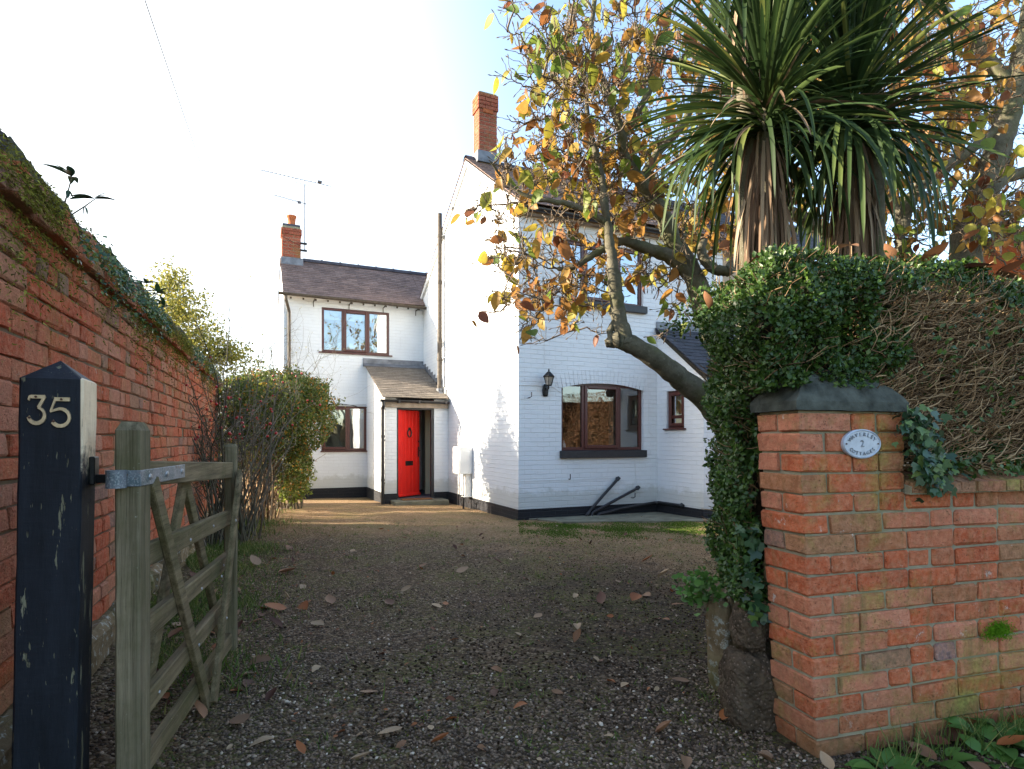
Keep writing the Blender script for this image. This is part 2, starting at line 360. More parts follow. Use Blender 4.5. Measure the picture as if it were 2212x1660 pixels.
def glass(name, tint=(0.75, 0.8, 0.8), refl=0.22, wav=0.0006):
    m = bpy.data.materials.new(name); m.use_nodes = True; t = m.node_tree; t.nodes.clear()
    o = t.nodes.new('ShaderNodeOutputMaterial'); mx = t.nodes.new('ShaderNodeMixShader'); tr = t.nodes.new('ShaderNodeBsdfTransparent')
    gl = t.nodes.new('ShaderNodeBsdfGlossy'); gl.inputs['Roughness'].default_value = 0.0
    gl.inputs['Color'].default_value = (0.9, 0.95, 1, 1); tr.inputs['Color'].default_value = (*tint, 1)
    tc = t.nodes.new('ShaderNodeTexCoord'); nz = t.nodes.new('ShaderNodeTexNoise'); nz.inputs['Scale'].default_value = 2.2; nz.inputs['Detail'].default_value = 1
    bp = t.nodes.new('ShaderNodeBump'); bp.inputs['Strength'].default_value = 0.5; bp.inputs['Distance'].default_value = wav * 10
    t.links.new(tc.outputs['Object'], nz.inputs['Vector']); t.links.new(nz.outputs['Fac'], bp.inputs['Height']); t.links.new(bp.outputs[0], gl.inputs['Normal'])
    lw = t.nodes.new('ShaderNodeLayerWeight'); lw.inputs['Blend'].default_value = 0.25
    ma = t.nodes.new('ShaderNodeMath'); ma.operation = 'MULTIPLY_ADD'; ma.inputs[1].default_value = 0.6; ma.inputs[2].default_value = refl; ma.use_clamp = True
    t.links.new(lw.outputs['Fresnel'], ma.inputs[0]); t.links.new(ma.outputs[0], mx.inputs[0])
    t.links.new(tr.outputs[0], mx.inputs[1]); t.links.new(gl.outputs[0], mx.inputs[2]); t.links.new(mx.outputs[0], o.inputs[0]); return m
M_glass = glass('window_glass', refl=0.16); M_glass_up = glass('upper_window_glass', refl=0.34)

def wood_mat(name, c1, c2, algae=0.4, axis='x'):
    t = NT(name, 0.85, 0.25); v = t.obj()
    sc_ = {'x': (1.2, 30, 30), 'z': (30, 30, 1.2)}[axis]
    g = t.noise(t.map(v, sc_), 1.0, 8, 0.7, 0.4)
    b = t.ramp(g, [(0.28, c1), (0.5, tuple((a + b_) / 2 for a, b_ in zip(c1, c2))), (0.7, c2)])
    al = t.ramp(t.noise(v, 3.2, 7, 0.7), [(0.42, 0.0), (0.66, 1.0)])
    b = t.mix(t.math('MULTIPLY', al, algae), b, (0.065, 0.068, 0.018))
    fine = t.noise(t.map(v, tuple(q * 5 for q in sc_)), 1.0, 4, 0.7)
    b = t.mix(t.ramp(fine, [(0.3, 0.55), (0.45, 0.0)]), b, (0.035, 0.028, 0.02))
    lich = t.ramp(t.noise(v, 55, 5, 0.7), [(0.66, 0.0), (0.70, 0.8)])
    b = t.mix(t.math('MULTIPLY', lich, 0.6), b, (0.42, 0.42, 0.34))
    t.col(b); t.nor(t.bump(t.math('ADD', g, t.math('MULTIPLY', fine, 0.6)), 0.8, 0.004)); return t.m
M_gate = wood_mat('weathered_gate_wood', (0.05, 0.036, 0.018), (0.29, 0.225, 0.13), 0.65, 'x')
M_gate_v = wood_mat('weathered_gate_post_wood', (0.045, 0.038, 0.02), (0.28, 0.235, 0.15), 0.6, 'z')
M_fence = wood_mat('dark_fence_timber', (0.015, 0.013, 0.010), (0.05, 0.042, 0.032), 0.15, 'z')

def post_mat():
    t = NT('peeling_blue_black_paint', 0.6, 0.22); v = t.obj()
    paint = t.ramp(t.noise(t.map(v, (12, 12, 2.5)), 1.0, 6, .7), [(0.3, (0.006, 0.008, 0.011)), (0.7, (0.019, 0.024, 0.034))])
    wood = t.ramp(t.noise(t.map(v, (60, 60, 3)), 1.0, 5), [(0.3, (0.09, 0.085, 0.05)), (0.7, (0.26, 0.25, 0.17))])
    ch = t.noise(t.map(v, (26, 26, 4.5)), 1.0, 6, 0.62)
    ch2 = t.noise(t.map(v, (120, 120, 16)), 1.0, 3, 0.6)
    m = t.math('MAXIMUM', t.ramp(ch, [(0.615, 0.0), (0.625, 1.0)]), t.math('MULTIPLY', t.ramp(ch2, [(0.67, 0.0), (0.69, 1.0)]), 0.8))
    # pale streaky tone high on the drive side of the post
    x = t.sep(v)
    side = t.ramp(t.math('MULTIPLY', t.math('ADD', x[0], 0.0075), 400.0), [(0.0, 0.0), (1.0, 1.0)])
    hi = t.ramp(t.math('ADD', t.math('MULTIPLY', t.noise(v, 30, 5, 0.7), 0.25), x[2]), [(0.0, 0.0), (1.0, 1.0)])
    hi = t.ramp(t.math('SUBTRACT', t.math('ADD', x[2], t.math('MULTIPLY', t.noise(v, 22, 5, 0.7), 0.30)), 0.55), [(0.66, 0.0), (0.74, 1.0)])
    pale = t.ramp(t.noise(t.map(v, (70, 70, 10)), 1.0, 6, 0.75), [(0.30, (0.10, 0.08, 0.06)), (0.38, (0.70, 0.54, 0.36)), (0.7, (0.86, 0.70, 0.48))])
    c = t.mix(m, paint, wood)
    c = t.mix(t.math('MULTIPLY', side, hi), c, pale)
    t.col(c); t.rgh(t.math('ADD', t.math('MULTIPLY', m, 0.3), 0.60))
    g = t.noise(t.map(v, (45, 45, 5)), 1.0, 6, 0.7); w = t.noise(t.map(v, (14, 14, 60)), 1.0, 4, 0.6)
    h = t.math('SUBTRACT', t.math('ADD', t.math('MULTIPLY', g, 0.5), t.math('MULTIPLY', w, 0.5)), t.math('MULTIPLY', m, 0.8))
    t.nor(t.bump(h, 0.7, 0.004)); return t.m
M_post = post_mat()

def leaf_mat(name, stops, trans=0.35, rough=0.55, spec=0.35, attr='rnd', vein=0.0):
    t = NT(name, rough, spec); r = t.attr(attr); c = t.ramp(r, stops)
    if vein: c = t.mix(t.ramp(t.noise(t.obj(), 45, 5, 0.7), [(0.45, 0.0), (0.7, vein)]), c, (0.10, 0.045, 0.02))
    t.col(c); out = t.N['Material Output']
    tr = t.nd('ShaderNodeBsdfTranslucent'); t.put(tr.inputs[0], c)
    mx = t.nd('ShaderNodeMixShader'); mx.inputs[0].default_value = trans
    t.L.new(t.b.outputs[0], mx.inputs[1]); t.L.new(tr.outputs[0], mx.inputs[2]); t.L.new(mx.outputs[0], out.inputs[0]); return t.m
M_mag = leaf_mat('magnolia_leaf', [(0.0, (0.10, 0.18, 0.035)), (0.18, (0.22, 0.28, 0.04)), (0.34, (0.40, 0.34, 0.05)), (0.5, (0.42, 0.25, 0.05)), (0.7, (0.34, 0.15, 0.045)), (0.88, (0.20, 0.065, 0.03)), (1.0, (0.10, 0.035, 0.025))], 0.5, 0.5, 0.3, vein=0.35)
M_priv = leaf_mat('privet_leaf', [(0.0, (0.018, 0.045, 0.008)), (0.6, (0.042, 0.088, 0.013)), (0.9, (0.085, 0.14, 0.022)), (1.0, (0.12, 0.20, 0.04))], 0.2, 0.42, 0.35)
M_ivy = leaf_mat('ivy_leaf', [(0.0, (0.015, 0.045, 0.02)), (0.7, (0.03, 0.08, 0.03)), (1.0, (0.14, 0.22, 0.05))], 0.2, 0.4, 0.5)
M_cord = leaf_mat('cordyline_leaf', [(0.0, (0.016, 0.034, 0.011)), (0.5, (0.038, 0.07, 0.020)), (0.82, (0.095, 0.135, 0.035)), (1.0, (0.30, 0.28, 0.07))], 0.3, 0.55, 0.25)
M_corddry = leaf_mat('dry_cordyline_leaf', [(0.0, (0.08, 0.045, 0.03)), (0.5, (0.20, 0.135, 0.085)), (1.0, (0.40, 0.31, 0.21))], 0.08, 0.8, 0.2)
M_shrub = leaf_mat('pyracantha_leaf', [(0.0, (0.05, 0.08, 0.018)), (0.55, (0.095, 0.135, 0.026)), (0.85, (0.24, 0.25, 0.055)), (0.93, (0.34, 0.16, 0.02)), (1.0, (0.5, 0.19, 0.03))], 0.45, 0.45, 0.4)
M_yel = leaf_mat('yellow_tree_leaf', [(0.0, (0.10, 0.12, 0.03)), (0.6, (0.26, 0.25, 0.05)), (1.0, (0.48, 0.40, 0.08))], 0.45, 0.6, 0.2)
M_grass = leaf_mat('grass_blade', [(0.0, (0.05, 0.085, 0.02)), (0.7, (0.11, 0.17, 0.035)), (1.0, (0.28, 0.26, 0.10))], 0.3, 0.6, 0.2)
M_weed = leaf_mat('weed_leaf', [(0.0, (0.05, 0.13, 0.025)), (1.0, (0.12, 0.24, 0.05))], 0.3, 0.45, 0.4)
M_moss = leaf_mat('moss', [(0.0, (0.08, 0.065, 0.025)), (0.45, (0.16, 0.15, 0.03)), (0.75, (0.22, 0.23, 0.03)), (1.0, (0.38, 0.36, 0.09))], 0.2, 0.95, 0.05)
M_moss_bright = leaf_mat('bright_moss', [(0.0, (0.07, 0.16, 0.01)), (1.0, (0.16, 0.34, 0.02))], 0.2, 0.9, 0.05)
M_fall = leaf_mat('fallen_leaf_brown', [(0.0, (0.07, 0.03, 0.02)), (0.25, (0.13, 0.05, 0.025)), (0.4, (0.30, 0.10, 0.03)), (0.55, (0.20, 0.12, 0.07)), (0.8, (0.27, 0.18, 0.11)), (1.0, (0.38, 0.28, 0.17))], 0.15, 0.6, 0.3, 'rnd', 0.3)

def bark(name, c1, c2, moss=0.4, sc_=1.0):
    t = NT(name, 0.9, 0.2); v = t.obj()
    b = t.ramp(t.noise(v, 10 * sc_, 7, 0.7), [(0.3, c1), (0.7, c2)])
    b = t.mix(t.math('MULTIPLY', t.ramp(t.noise(v, 4 * sc_, 6, 0.7), [(0.48, 0.0), (0.64, 1.0)]), moss), b, (0.11, 0.13, 0.035))
    b = t.mix(t.ramp(t.noise(v, 70 * sc_, 4, 0.7), [(0.62, 0.0), (0.68, 0.5)]), b, (0.32, 0.31, 0.25))
    t.col(b); t.nor(t.bump(t.noise(v, 35 * sc_, 6, 0.7), 0.9, 0.008)); return t.m
M_bark = bark('magnolia_bark', (0.06, 0.055, 0.035), (0.17, 0.155, 0.11))
M_twig = bark('magnolia_twig', (0.09, 0.065, 0.045), (0.24, 0.19, 0.14), 0.1, 3)
M_hedgetwig = leaf_mat('hedge_twig', [(0.0, (0.07, 0.042, 0.022)), (0.6, (0.24, 0.15, 0.078)), (1.0, (0.42, 0.30, 0.17))], 0.0, 0.85, 0.2)
M_core = simple('hedge_inner_wood', (0.035, 0.026, 0.016), 0.95, 0.1, 0, 40, 0.6, 0.02)
M_rosetwig = leaf_mat('rose_stem', [(0.0, (0.05, 0.045, 0.03)), (0.6, (0.11, 0.10, 0.06)), (1.0, (0.20, 0.15, 0.12))], 0.0, 0.7, 0.3)
M_hip = simple('red_rose_hip', (0.38, 0.012, 0.015), 0.3, 0.5, 0, 20, 0.2)
M_stone = NT('lichened_sandstone', 0.92, 0.15)
_v = M_stone.obj(); _b = M_stone.ramp(M_stone.noise(_v, 9, 7, 0.7), [(0.3, (0.10, 0.07, 0.035)), (0.7, (0.26, 0.20, 0.12))])
_b = M_stone.mix(M_stone.ramp(M_stone.noise(_v, 26, 6, 0.7), [(0.55, 0.0), (0.62, 0.85)]), _b, (0.40, 0.42, 0.38))
_b = M_stone.mix(M_stone.ramp(M_stone.noise(_v, 3, 6, 0.7), [(0.5, 0.0), (0.7, 0.6)]), _b, (0.10, 0.11, 0.03))
M_stone.col(_b).nor(M_stone.bump(M_stone.noise(_v, 25, 8, 0.7), 0.9, 0.015)); M_stone = M_stone.m
M_cap = simple('dark_green_grey_capstone', (0.060, 0.066, 0.056), 0.9, 0.15, 0, 14, 0.55, 0.012)
M_plaque = simple('pale_blue_grey_cast_plaque', (0.42, 0.47, 0.54), 0.45, 0.5, 0.2, 25, 0.15, 0.001)
M_conc = simple('weathered_concrete', (0.17, 0.165, 0.12), 0.9, 0.2, 0, 5, 0.35, 0.004)

def strap_mat():
    t = NT('teal_grey_hinge_metal', 0.5, 0.5); v = t.obj()
    b = t.ramp(t.noise(v, 14, 5, 0.6), [(0.35, (0.03, 0.075, 0.085)), (0.5, (0.13, 0.15, 0.17)), (0.7, (0.20, 0.21, 0.23))])
    b = t.mix(t.ramp(t.noise(v, 160, 3, 0.6), [(0.52, 0.0), (0.6, 0.5)]), b, (0.35, 0.38, 0.38))
    b = t.mix(t.ramp(t.noise(v, 30, 6, 0.7), [(0.60, 0.0), (0.66, 0.8)]), b, (0.14, 0.06, 0.035))
    t.col(b).nor(t.bump(t.noise(v, 150, 3), 0.5, 0.002)); return t.m
M_strap = strap_mat()

def ground_mat():
    t = NT('gravel_and_soil', 0.92, 0.2); p = t.pos(); s = t.sep(p)
    flat = t.map(p, (1, 1, 0.0))
    cellc = t.vor(flat, 62, 'F1', 'Color'); d = t.vor(flat, 62, 'F1', 'Distance')
    rr = t.sep(cellc)[0]
    peb = t.ramp(rr, [(0.0, (0.035, 0.022, 0.012)), (0.35, (0.10, 0.062, 0.033)), (0.6, (0.18, 0.118, 0.066)), (0.82, (0.27, 0.19, 0.115)), (1.0, (0.48, 0.38, 0.27))])
    soil = t.ramp(t.noise(flat, 30, 6, 0.75), [(0.3, (0.009, 0.007, 0.0045)), (0.7, (0.045, 0.031, 0.019))])
    side = t.math('MULTIPLY', t.math('SUBTRACT', s[0], t.math('MULTIPLY', s[1], 0.08)), 0.22)
    so = t.math('ADD', t.noise(flat, 1.7, 8, 0.72), side)
    som = t.ramp(so, [(0.36, 0.15), (0.58, 1.0)])
    fine = t.ramp(t.noise(flat, 22, 5, 0.8), [(0.38, 0.0), (0.62, 1.0)])
    som = t.math('MULTIPLY', som, t.math('ADD', t.math('MULTIPLY', fine, 0.6), 0.4), clamp=True)
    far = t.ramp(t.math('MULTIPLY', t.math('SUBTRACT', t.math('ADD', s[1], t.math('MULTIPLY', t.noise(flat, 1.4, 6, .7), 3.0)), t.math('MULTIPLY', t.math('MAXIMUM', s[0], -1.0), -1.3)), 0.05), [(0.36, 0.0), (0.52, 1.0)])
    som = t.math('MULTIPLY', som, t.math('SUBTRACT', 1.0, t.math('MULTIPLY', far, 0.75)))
    peb = t.mix(far, t.mix(0.42, peb, (0.03, 0.022, 0.016)), t.mix(0.5, peb, (0.42, 0.26, 0.13)))  # tan of clean far gravel, also standing in for sunlight near the house
    c = t.mix(som, peb, soil)
    gm = t.ramp(t.noise(flat, 1.3, 9, 0.78), [(0.46, 0.0), (0.58, 1.0)])
    gm = t.math('MULTIPLY', gm, t.ramp(t.noise(flat, 38, 4, 0.8), [(0.45, 0.0), (0.6, 0.85)]))
    c = t.mix(gm, c, (0.105, 0.115, 0.024))
    t.col(c)
    h = t.math('SUBTRACT', t.math('MULTIPLY', t.noise(flat, 30, 5, 0.8), 0.6), t.math('MULTIPLY', d, t.math('SUBTRACT', 1.3, som)))
    t.nor(t.bump(h, 1.0, 0.016)); return t.m
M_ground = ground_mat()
M_pebble = leaf_mat('pebbles', [(0.0, (0.025, 0.016, 0.010)), (0.35, (0.070, 0.044, 0.027)), (0.6, (0.125, 0.083, 0.052)), (0.78, (0.19, 0.13, 0.085)), (0.92, (0.29, 0.22, 0.155)), (1.0, (0.50, 0.42, 0.33))], 0.0, 0.55, 0.4)
print('materials done')

# ------------------------------------------------------------------ ground
def build_ground():
    xs = np.unique(np.concatenate([np.linspace(-7, 5, 90), np.linspace(-400, -7, 12), np.linspace(5, 400, 12)]))
    ys = np.unique(np.concatenate([np.linspace(0.5, 14, 110), np.linspace(-40, 0.5, 12), np.linspace(14, 700, 16)]))
    X, Y = np.meshgrid(xs, ys, indexing='ij'); Z = gz(Y)
    near = (np.abs(X + 1) < 6) & (Y > 0.5) & (Y < 14)
    Z = Z + np.where(near, 0.012 * np.sin(X * 2.1 + 1) * np.sin(Y * 1.7) + 0.008 * np.sin(X * 5.3) * np.sin(Y * 4.1 + 2), 0)
    # soft bank of soil along the left wall
    dw = X - (-2.13 - 0.396 * (Y - 3.05)); Z = Z + np.where(near, 0.07 * np.exp(-(dw / 0.35) ** 2), 0)
    nx, ny = X.shape; V = np.stack([X, Y, Z], -1).reshape(-1, 3)
    i, j = np.meshgrid(np.arange(nx - 1), np.arange(ny - 1), indexing='ij'); a = (i * ny + j).ravel()
    idx = np.stack([a, a + ny, a + ny + 1, a + 1], 1).ravel()
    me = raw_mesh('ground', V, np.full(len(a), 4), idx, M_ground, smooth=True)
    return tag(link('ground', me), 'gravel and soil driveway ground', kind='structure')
build_ground()
for o in C.objects:
    if o.name == 'ground' and 'label' in o: pass
def gsurf(x, y):
    z = gz(y) + 0.012 * np.sin(x * 2.1 + 1) * np.sin(y * 1.7) + 0.008 * np.sin(x * 5.3) * np.sin(y * 4.1 + 2)
    dw = x - (-2.13 - 0.396 * (y - 3.05)); return z + 0.07 * np.exp(-(dw / 0.35) ** 2)

# ------------------------------------------------------------------ the cottage (local x = along the front, y = back, z = world height)
HOX, HOY, HROT = 0.104, 9.42, math.atan2(0.4073, 0.9133)
house = thing('cottage', 'white painted brick cottage with red front door, slate porch and two chimneys', 'house', (HOX, HOY, 0), HROT)
hc, hs = math.cos(HROT), math.sin(HROT)
def H2W(x, y, z): return np.array([HOX + hc * x - hs * y, HOY + hs * x + hc * y, z])

def wall_plane(mb, axis, c, a0, a1, z0, z1, holes, rev, sgn):
    """rect wall in plane axis=c, with rectangular holes (a0,a1,z0,z1) and reveals of depth rev towards sgn"""
    As = sorted({a0, a1, *[h[0] for h in holes], *[h[1] for h in holes]}); Zs = sorted({z0, z1, *[h[2] for h in holes], *[h[3] for h in holes]})
    P = (lambda a, z, d=0: (a, c + d, z)) if axis == 'y' else (lambda a, z, d=0: (c + d, a, z))
    for i in range(len(As) - 1):
        for j in range(len(Zs) - 1):
            m, n = (As[i] + As[i + 1]) / 2, (Zs[j] + Zs[j + 1]) / 2
            if any(h[0] < m < h[1] and h[2] < n < h[3] for h in holes): continue
            mb.add([P(As[i], Zs[j]), P(As[i + 1], Zs[j]), P(As[i + 1], Zs[j + 1]), P(As[i], Zs[j + 1])], [(0, 1, 2, 3)])
    for h in holes:
        q = [(h[0], h[2]), (h[1], h[2]), (h[1], h[3]), (h[0], h[3])]
        for k in range(4):
            p, r = q[k], q[(k + 1) % 4]
            mb.add([P(*p), P(*r), P(*r, sgn * rev), P(*p, sgn * rev)], [(0, 1, 2, 3)])

WIN_LO = (0.785, 2.435, 0.972, 2.115); WIN_UP = (0.785, 2.435, 3.50, 4.50)
WIN_WU = (-2.411, -0.843, 3.20, 4.235); WIN_WL = (-2.42, -1.384, 0.90, 1.95)
WIN_LT = (-0.722, -0.266, 1.35, 2.00)
EAVE_M, RIDGE_M, RY = 4.86, 6.66, 2.4
EAVE_W, RIDGE_W, RYW = 4.42, 5.60, 6.9
mb = MB()
wall_plane(mb, 'y', 0, 0, 4.26, -0.4, EAVE_M + 0.1, [WIN_LO, WIN_UP], 0.11, 1)
mb.add([(0, 0, -0.4), (0, 5.67, -0.4), (0, 5.67, 4.72), (0, RY, RIDGE_M - 0.04), (0, 0, 4.93)], [(0, 1, 2, 3, 4)])
mb.add([(4.26, 0, -0.4), (4.26, 5.67, -0.4), (4.26, 5.67, 4.72), (4.26, RY, RIDGE_M - 0.04), (4.26, 0, 4.93)], [(0, 1, 2, 3, 4)])
mb.add([(0, 5.67, -0.4), (4.26, 5.67, -0.4), (4.26, 5.67, 4.72), (0, 5.67, 4.72)], [(0, 1, 2, 3)])
mb.build('main_wall', M_white, house)
mb = MB()
wall_plane(mb, 'y', 5.67, -3.24, 0, -0.4, EAVE_W + 0.06, [WIN_WU, WIN_WL], 0.10, 1)
mb.add([(-3.24, 5.67, -0.4), (-3.24, 8.20, -0.4), (-3.24, 8.20, EAVE_W), (-3.24, RYW, RIDGE_W - .05), (-3.24, 5.67, EAVE_W + .06)], [(0, 1, 2, 3, 4)])
mb.add([(-3.24, 8.20, -0.4), (1.2, 8.20, -0.4), (1.2, 8.20, EAVE_W), (-3.24, 8.20, EAVE_W)], [(0, 1, 2, 3)])
mb.build('rear_wing_wall', M_white, house)
# porch
PX0, PX1, PY0, PY1 = -1.374, 0.0, 3.66, 5.67
def proof(y): return 2.02 + (y - 3.5) * (2.95 - 2.02) / (5.67 - 3.5)
mb = MB()
mb.add([(PX0, PY0, -0.4), (PX0, PY1, -0.4), (PX0, PY1, proof(PY1)), (PX0, PY0, proof(PY0))], [(0, 1, 2, 3)])
mb.add([(PX0 + .12, PY0 + .2, -0.4), (PX0 + .12, PY1, -0.4), (PX0 + .12, PY1, proof(PY1)), (PX0 + .12, PY0 + .2, proof(PY0 + .2))], [(0, 1, 2, 3)])
wall_plane(mb, 'y', PY0, PX0, -1.122, -0.4, 2.06, [], 0, 1)
wall_plane(mb, 'y', PY0, -0.311, -0.002, -0.4, 2.06, [], 0, 1)
mb.add([(-1.122, PY0, -0.4), (-1.122, PY0 + .2, -0.4), (-1.122, PY0 + .2, 2.06), (-1.122, PY0, 2.06)], [(0, 1, 2, 3)])
mb.add([(-0.311, PY0, -0.4), (-0.311, PY0 + .2, -0.4), (-0.311, PY0 + .2, 2.06), (-0.311, PY0, 2.06)], [(0, 1, 2, 3)])
mb.build('porch_wall', M_white, house)
# lean-to
def lroof(y): return 3.14 + y * (3.14 - 2.25) / 1.19
mb = MB(); LX = 2.73
wall_plane(mb, 'x', LX, -1.186, -0.001, -0.4, 2.25, [WIN_LT], 0.09, 1)
mb.add([(LX, -1.186, 2.25), (LX, -0.001, 2.25), (LX, -0.001, 3.12)], [(0, 1, 2)])
wall_plane(mb, 'y', -1.186, LX, 6.2, -0.4, 2.25, [], 0, 1)
mb.add([(6.2, -1.186, -0.4), (6.2, 0, -0.4), (6.2, 0, 3.12), (6.2, -1.186, 2.25)], [(0, 1, 2, 3)])
mb.build('lean_to_wall', M_white, house)
# plinth (12-14 mm proud)
mb = MB(); e = 0.014; zt = 0.035
mb.box((-e, -e, -0.42), (LX, 0.004, zt)); mb.box((-e, 0.0045, -0.42), (0.004, 3.655, zt - .001))
mb.box((LX - e, -1.186 - e, -0.42), (LX + .003, -e - .001, zt - .002)); mb.box((LX + .0035, -1.186 - e, -0.42), (6.2, -1.183, zt - .003))
mb.box((-3.24 - e, 5.67 - e, -0.42), (PX0 - e - .001, 5.673, zt)); mb.box((PX0 - e, PY0 + .001, -0.42), (PX0 + .003, 5.669, zt - .001))
mb.box((PX0 - e, PY0 - e, -0.42), (-1.122 + .004, PY0, zt - .002)); mb.box((-0.315, PY0 - e, -0.42), (-e - .001, PY0, zt - .002))
mb.build('plinth', M_plinth, house)

def tiles(mb, x0, x1, ye, ze, yr, zr, tw=0.24, g=0.1, th=0.011, lap=1.35, jit=0.0022):
    dy, dz = yr - ye, zr - ze; L = math.hypot(dy, dz); ny = int(L / g); d = np.array([0, dy, dz]) / L; n = np.array([0, -dz, dy]) / L
    if n[2] < 0: n = -n
    for r in range(ny + 1):
        off = (r % 2) * tw / 2; x = x0 - off
        while x < x1 - 0.005:
            a, b = max(x, x0) + 0.0018, min(x + tw, x1) - 0.0018
            if b - a > 0.03:
                s0 = r * g + rng.normal(0, jit); s1 = min(s0 + g * lap, L)
                lift = 0.013 + rng.normal(0, jit * .7)
                base = np.array([0, ye, ze])
                A = base + d * s0 + n * lift; B = base + d * s1 + n * 0.002
                P = []
                for q, nn in ((A, 0), (A, th), (B, 0), (B, th)):
                    for xx in (a, b): P.append(q + n * nn + np.array([xx, 0, rng.normal(0, jit * .4)]))
                mb.add(P, [(0, 1, 3, 2), (4, 6, 7, 5), (2, 3, 7, 6), (0, 4, 5, 1), (0, 2, 6, 4), (1, 5, 7, 3)])
            x += tw
    q = np.array([0, ye, ze]) + d * 0.03; w = np.array([0, yr, zr])
    mb.add([q + (x0, 0, -.006), q + (x1, 0, -.006), w + (x1, 0, -.006), w + (x0, 0, -.006)], [(0, 1, 2, 3)], 0.2)
def ridge(mb, x0, x1, y, z, r=0.11, L=0.45, flat=0.6):
    x = x0
    while x < x1 - .02:
        b = min(x + L, x1); pts = []; n = 7
        for xx, rr in ((x, r), (b - .03, r), (b - .03, r * 1.14), (b + .012, r * 1.14)):
            for k in range(n):
                a = math.pi * k / (n - 1); pts.append((xx, y - rr * math.cos(a), z - .06 + rr * math.sin(a) * 1.0))
        fs = [(s * n + k, s * n + k + 1, (s + 1) * n + k + 1, (s + 1) * n + k) for s in range(3) for k in range(n - 1)]
        fs += [(3 * n + 0, *[3 * n + k for k in range(1, n)])]; mb.add(pts, fs); x = b
mb = MB(); tiles(mb, -0.06, 4.30, -0.22, EAVE_M + .02, RY, RIDGE_M + .04); tiles(mb, -0.06, 4.30, 5.85, 4.66, RY, RIDGE_M + .04, 0.5, 0.25)
rf = mb.build('main_roof', M_tile, house)
mb = MB(); ridge(mb, -0.06, 4.30, RY, RIDGE_M + .05); mb.build('ridge_tiles', M_ridge, rf)
mb = MB(); tiles(mb, -3.26, -0.004, 5.44, EAVE_W, RYW, RIDGE_W, 0.25, 0.098); tiles(mb, -0.004, 1.25, 5.80, EAVE_W + .29, RYW, RIDGE_W, 0.25, 0.098); tiles(mb, -3.26, 1.25, 8.36, EAVE_W, RYW, RIDGE_W, 0.5, 0.25)
rf2 = mb.build('rear_wing_roof', M_tile, house)
mb = MB(); ridge(mb, -2.72, 1.25, RYW, RIDGE_W + .03, 0.10); mb.build('ridge_tiles', M_ridge, rf2)
mb = MB(); tiles(mb, PX0 - .07, -0.016, 3.50, 2.02, PY1 - .01, 2.95, 0.20, 0.118)
rf3 = mb.build('porch_roof', M_tile_porch, house)
mb = MB(); mb.box((PX0 - .10, PY1 - .03, 2.90), (-0.003, PY1 - .004, 3.10), bev=.004); mb.prism([(PX0 - .10, PY1 - .03, 2.985), (PX0 - .10, PY1 - .22, 2.90), (PX0 - .10, PY1 - .22, 2.893), (PX0 - .10, PY1 - .03, 2.975)], (1.465, 0, 0))
for k in range(10):      # stepped flashing up the side wall
    y0 = 3.62 + k * 0.2; mb.box((-0.010, y0, proof(y0)), (-0.002, y0 + 0.205, proof(y0) + 0.17))
mb.build('lead_flashing', M_lead, rf3)
mb = MB(); tiles(mb, LX - .05, 6.25, -1.30, lroof(-1.30), -0.004, lroof(0), 0.26, 0.125)
rf4 = mb.build('lean_to_roof', M_slate, house)
mb = MB(); mb.box((LX - .02, -0.02, 3.13), (4.9, -0.003, 3.27), bev=.003); mb.build('lead_flashing', M_lead, rf4)
mb = MB(); mb.prism([(LX - .03, -1.29, lroof(-1.29) - .01), (LX - .03, -0.01, lroof(0) - .018), (LX - .03, -0.01, lroof(0) - .09), (LX - .03, -1.29, lroof(-1.29) - .10)], (0.026, 0, 0)); mb.build('verge_board', M_fence, rf4)
# main roof verge + soffit, wing soffit
mb = MB(); mb.prism([(-.05, -0.2, EAVE_M + .01), (-.05, RY, RIDGE_M + .0), (-.05, RY, RIDGE_M - .10), (-.05, -0.2, EAVE_M - .08)], (0.046, 0, 0)); mb.prism([(-.05, 5.8, 4.68), (-.05, RY, RIDGE_M + .0), (-.05, RY, RIDGE_M - .10), (-.05, 5.8, 4.58)], (0.046, 0, 0)); mb.build('verge_board', M_whitep, rf)
mb = MB(); mb.box((0.0, -0.13, EAVE_M - .10), (4.28, -0.105, EAVE_M + .03)); mb.box((0.003, -0.104, EAVE_M - .095), (4.277, -.002, EAVE_M - .075)); mb.build('eaves_board', M_fascia, rf)
mb = MB(); mb.box((-3.26, 5.56, EAVE_W - .015), (-0.005, 5.585, EAVE_W + .075)); mb.build('eaves_board', M_fascia, rf2)
mb = MB(); mb.box((PX0 - .03, 3.60, 1.832), (-0.018, 3.645, 1.965), bev=.004); mb.build('fascia', M_fascia, rf3)
# front wall corbel band below the main eaves
for k in range(12): mb = MB(); mb.box((-3.1 + k * .27, 5.64, EAVE_W - .06), (-3.1 + k * .27 + .035, 5.668, EAVE_W - .02)); mb.build('eaves_bracket', M_pipe, rf2)

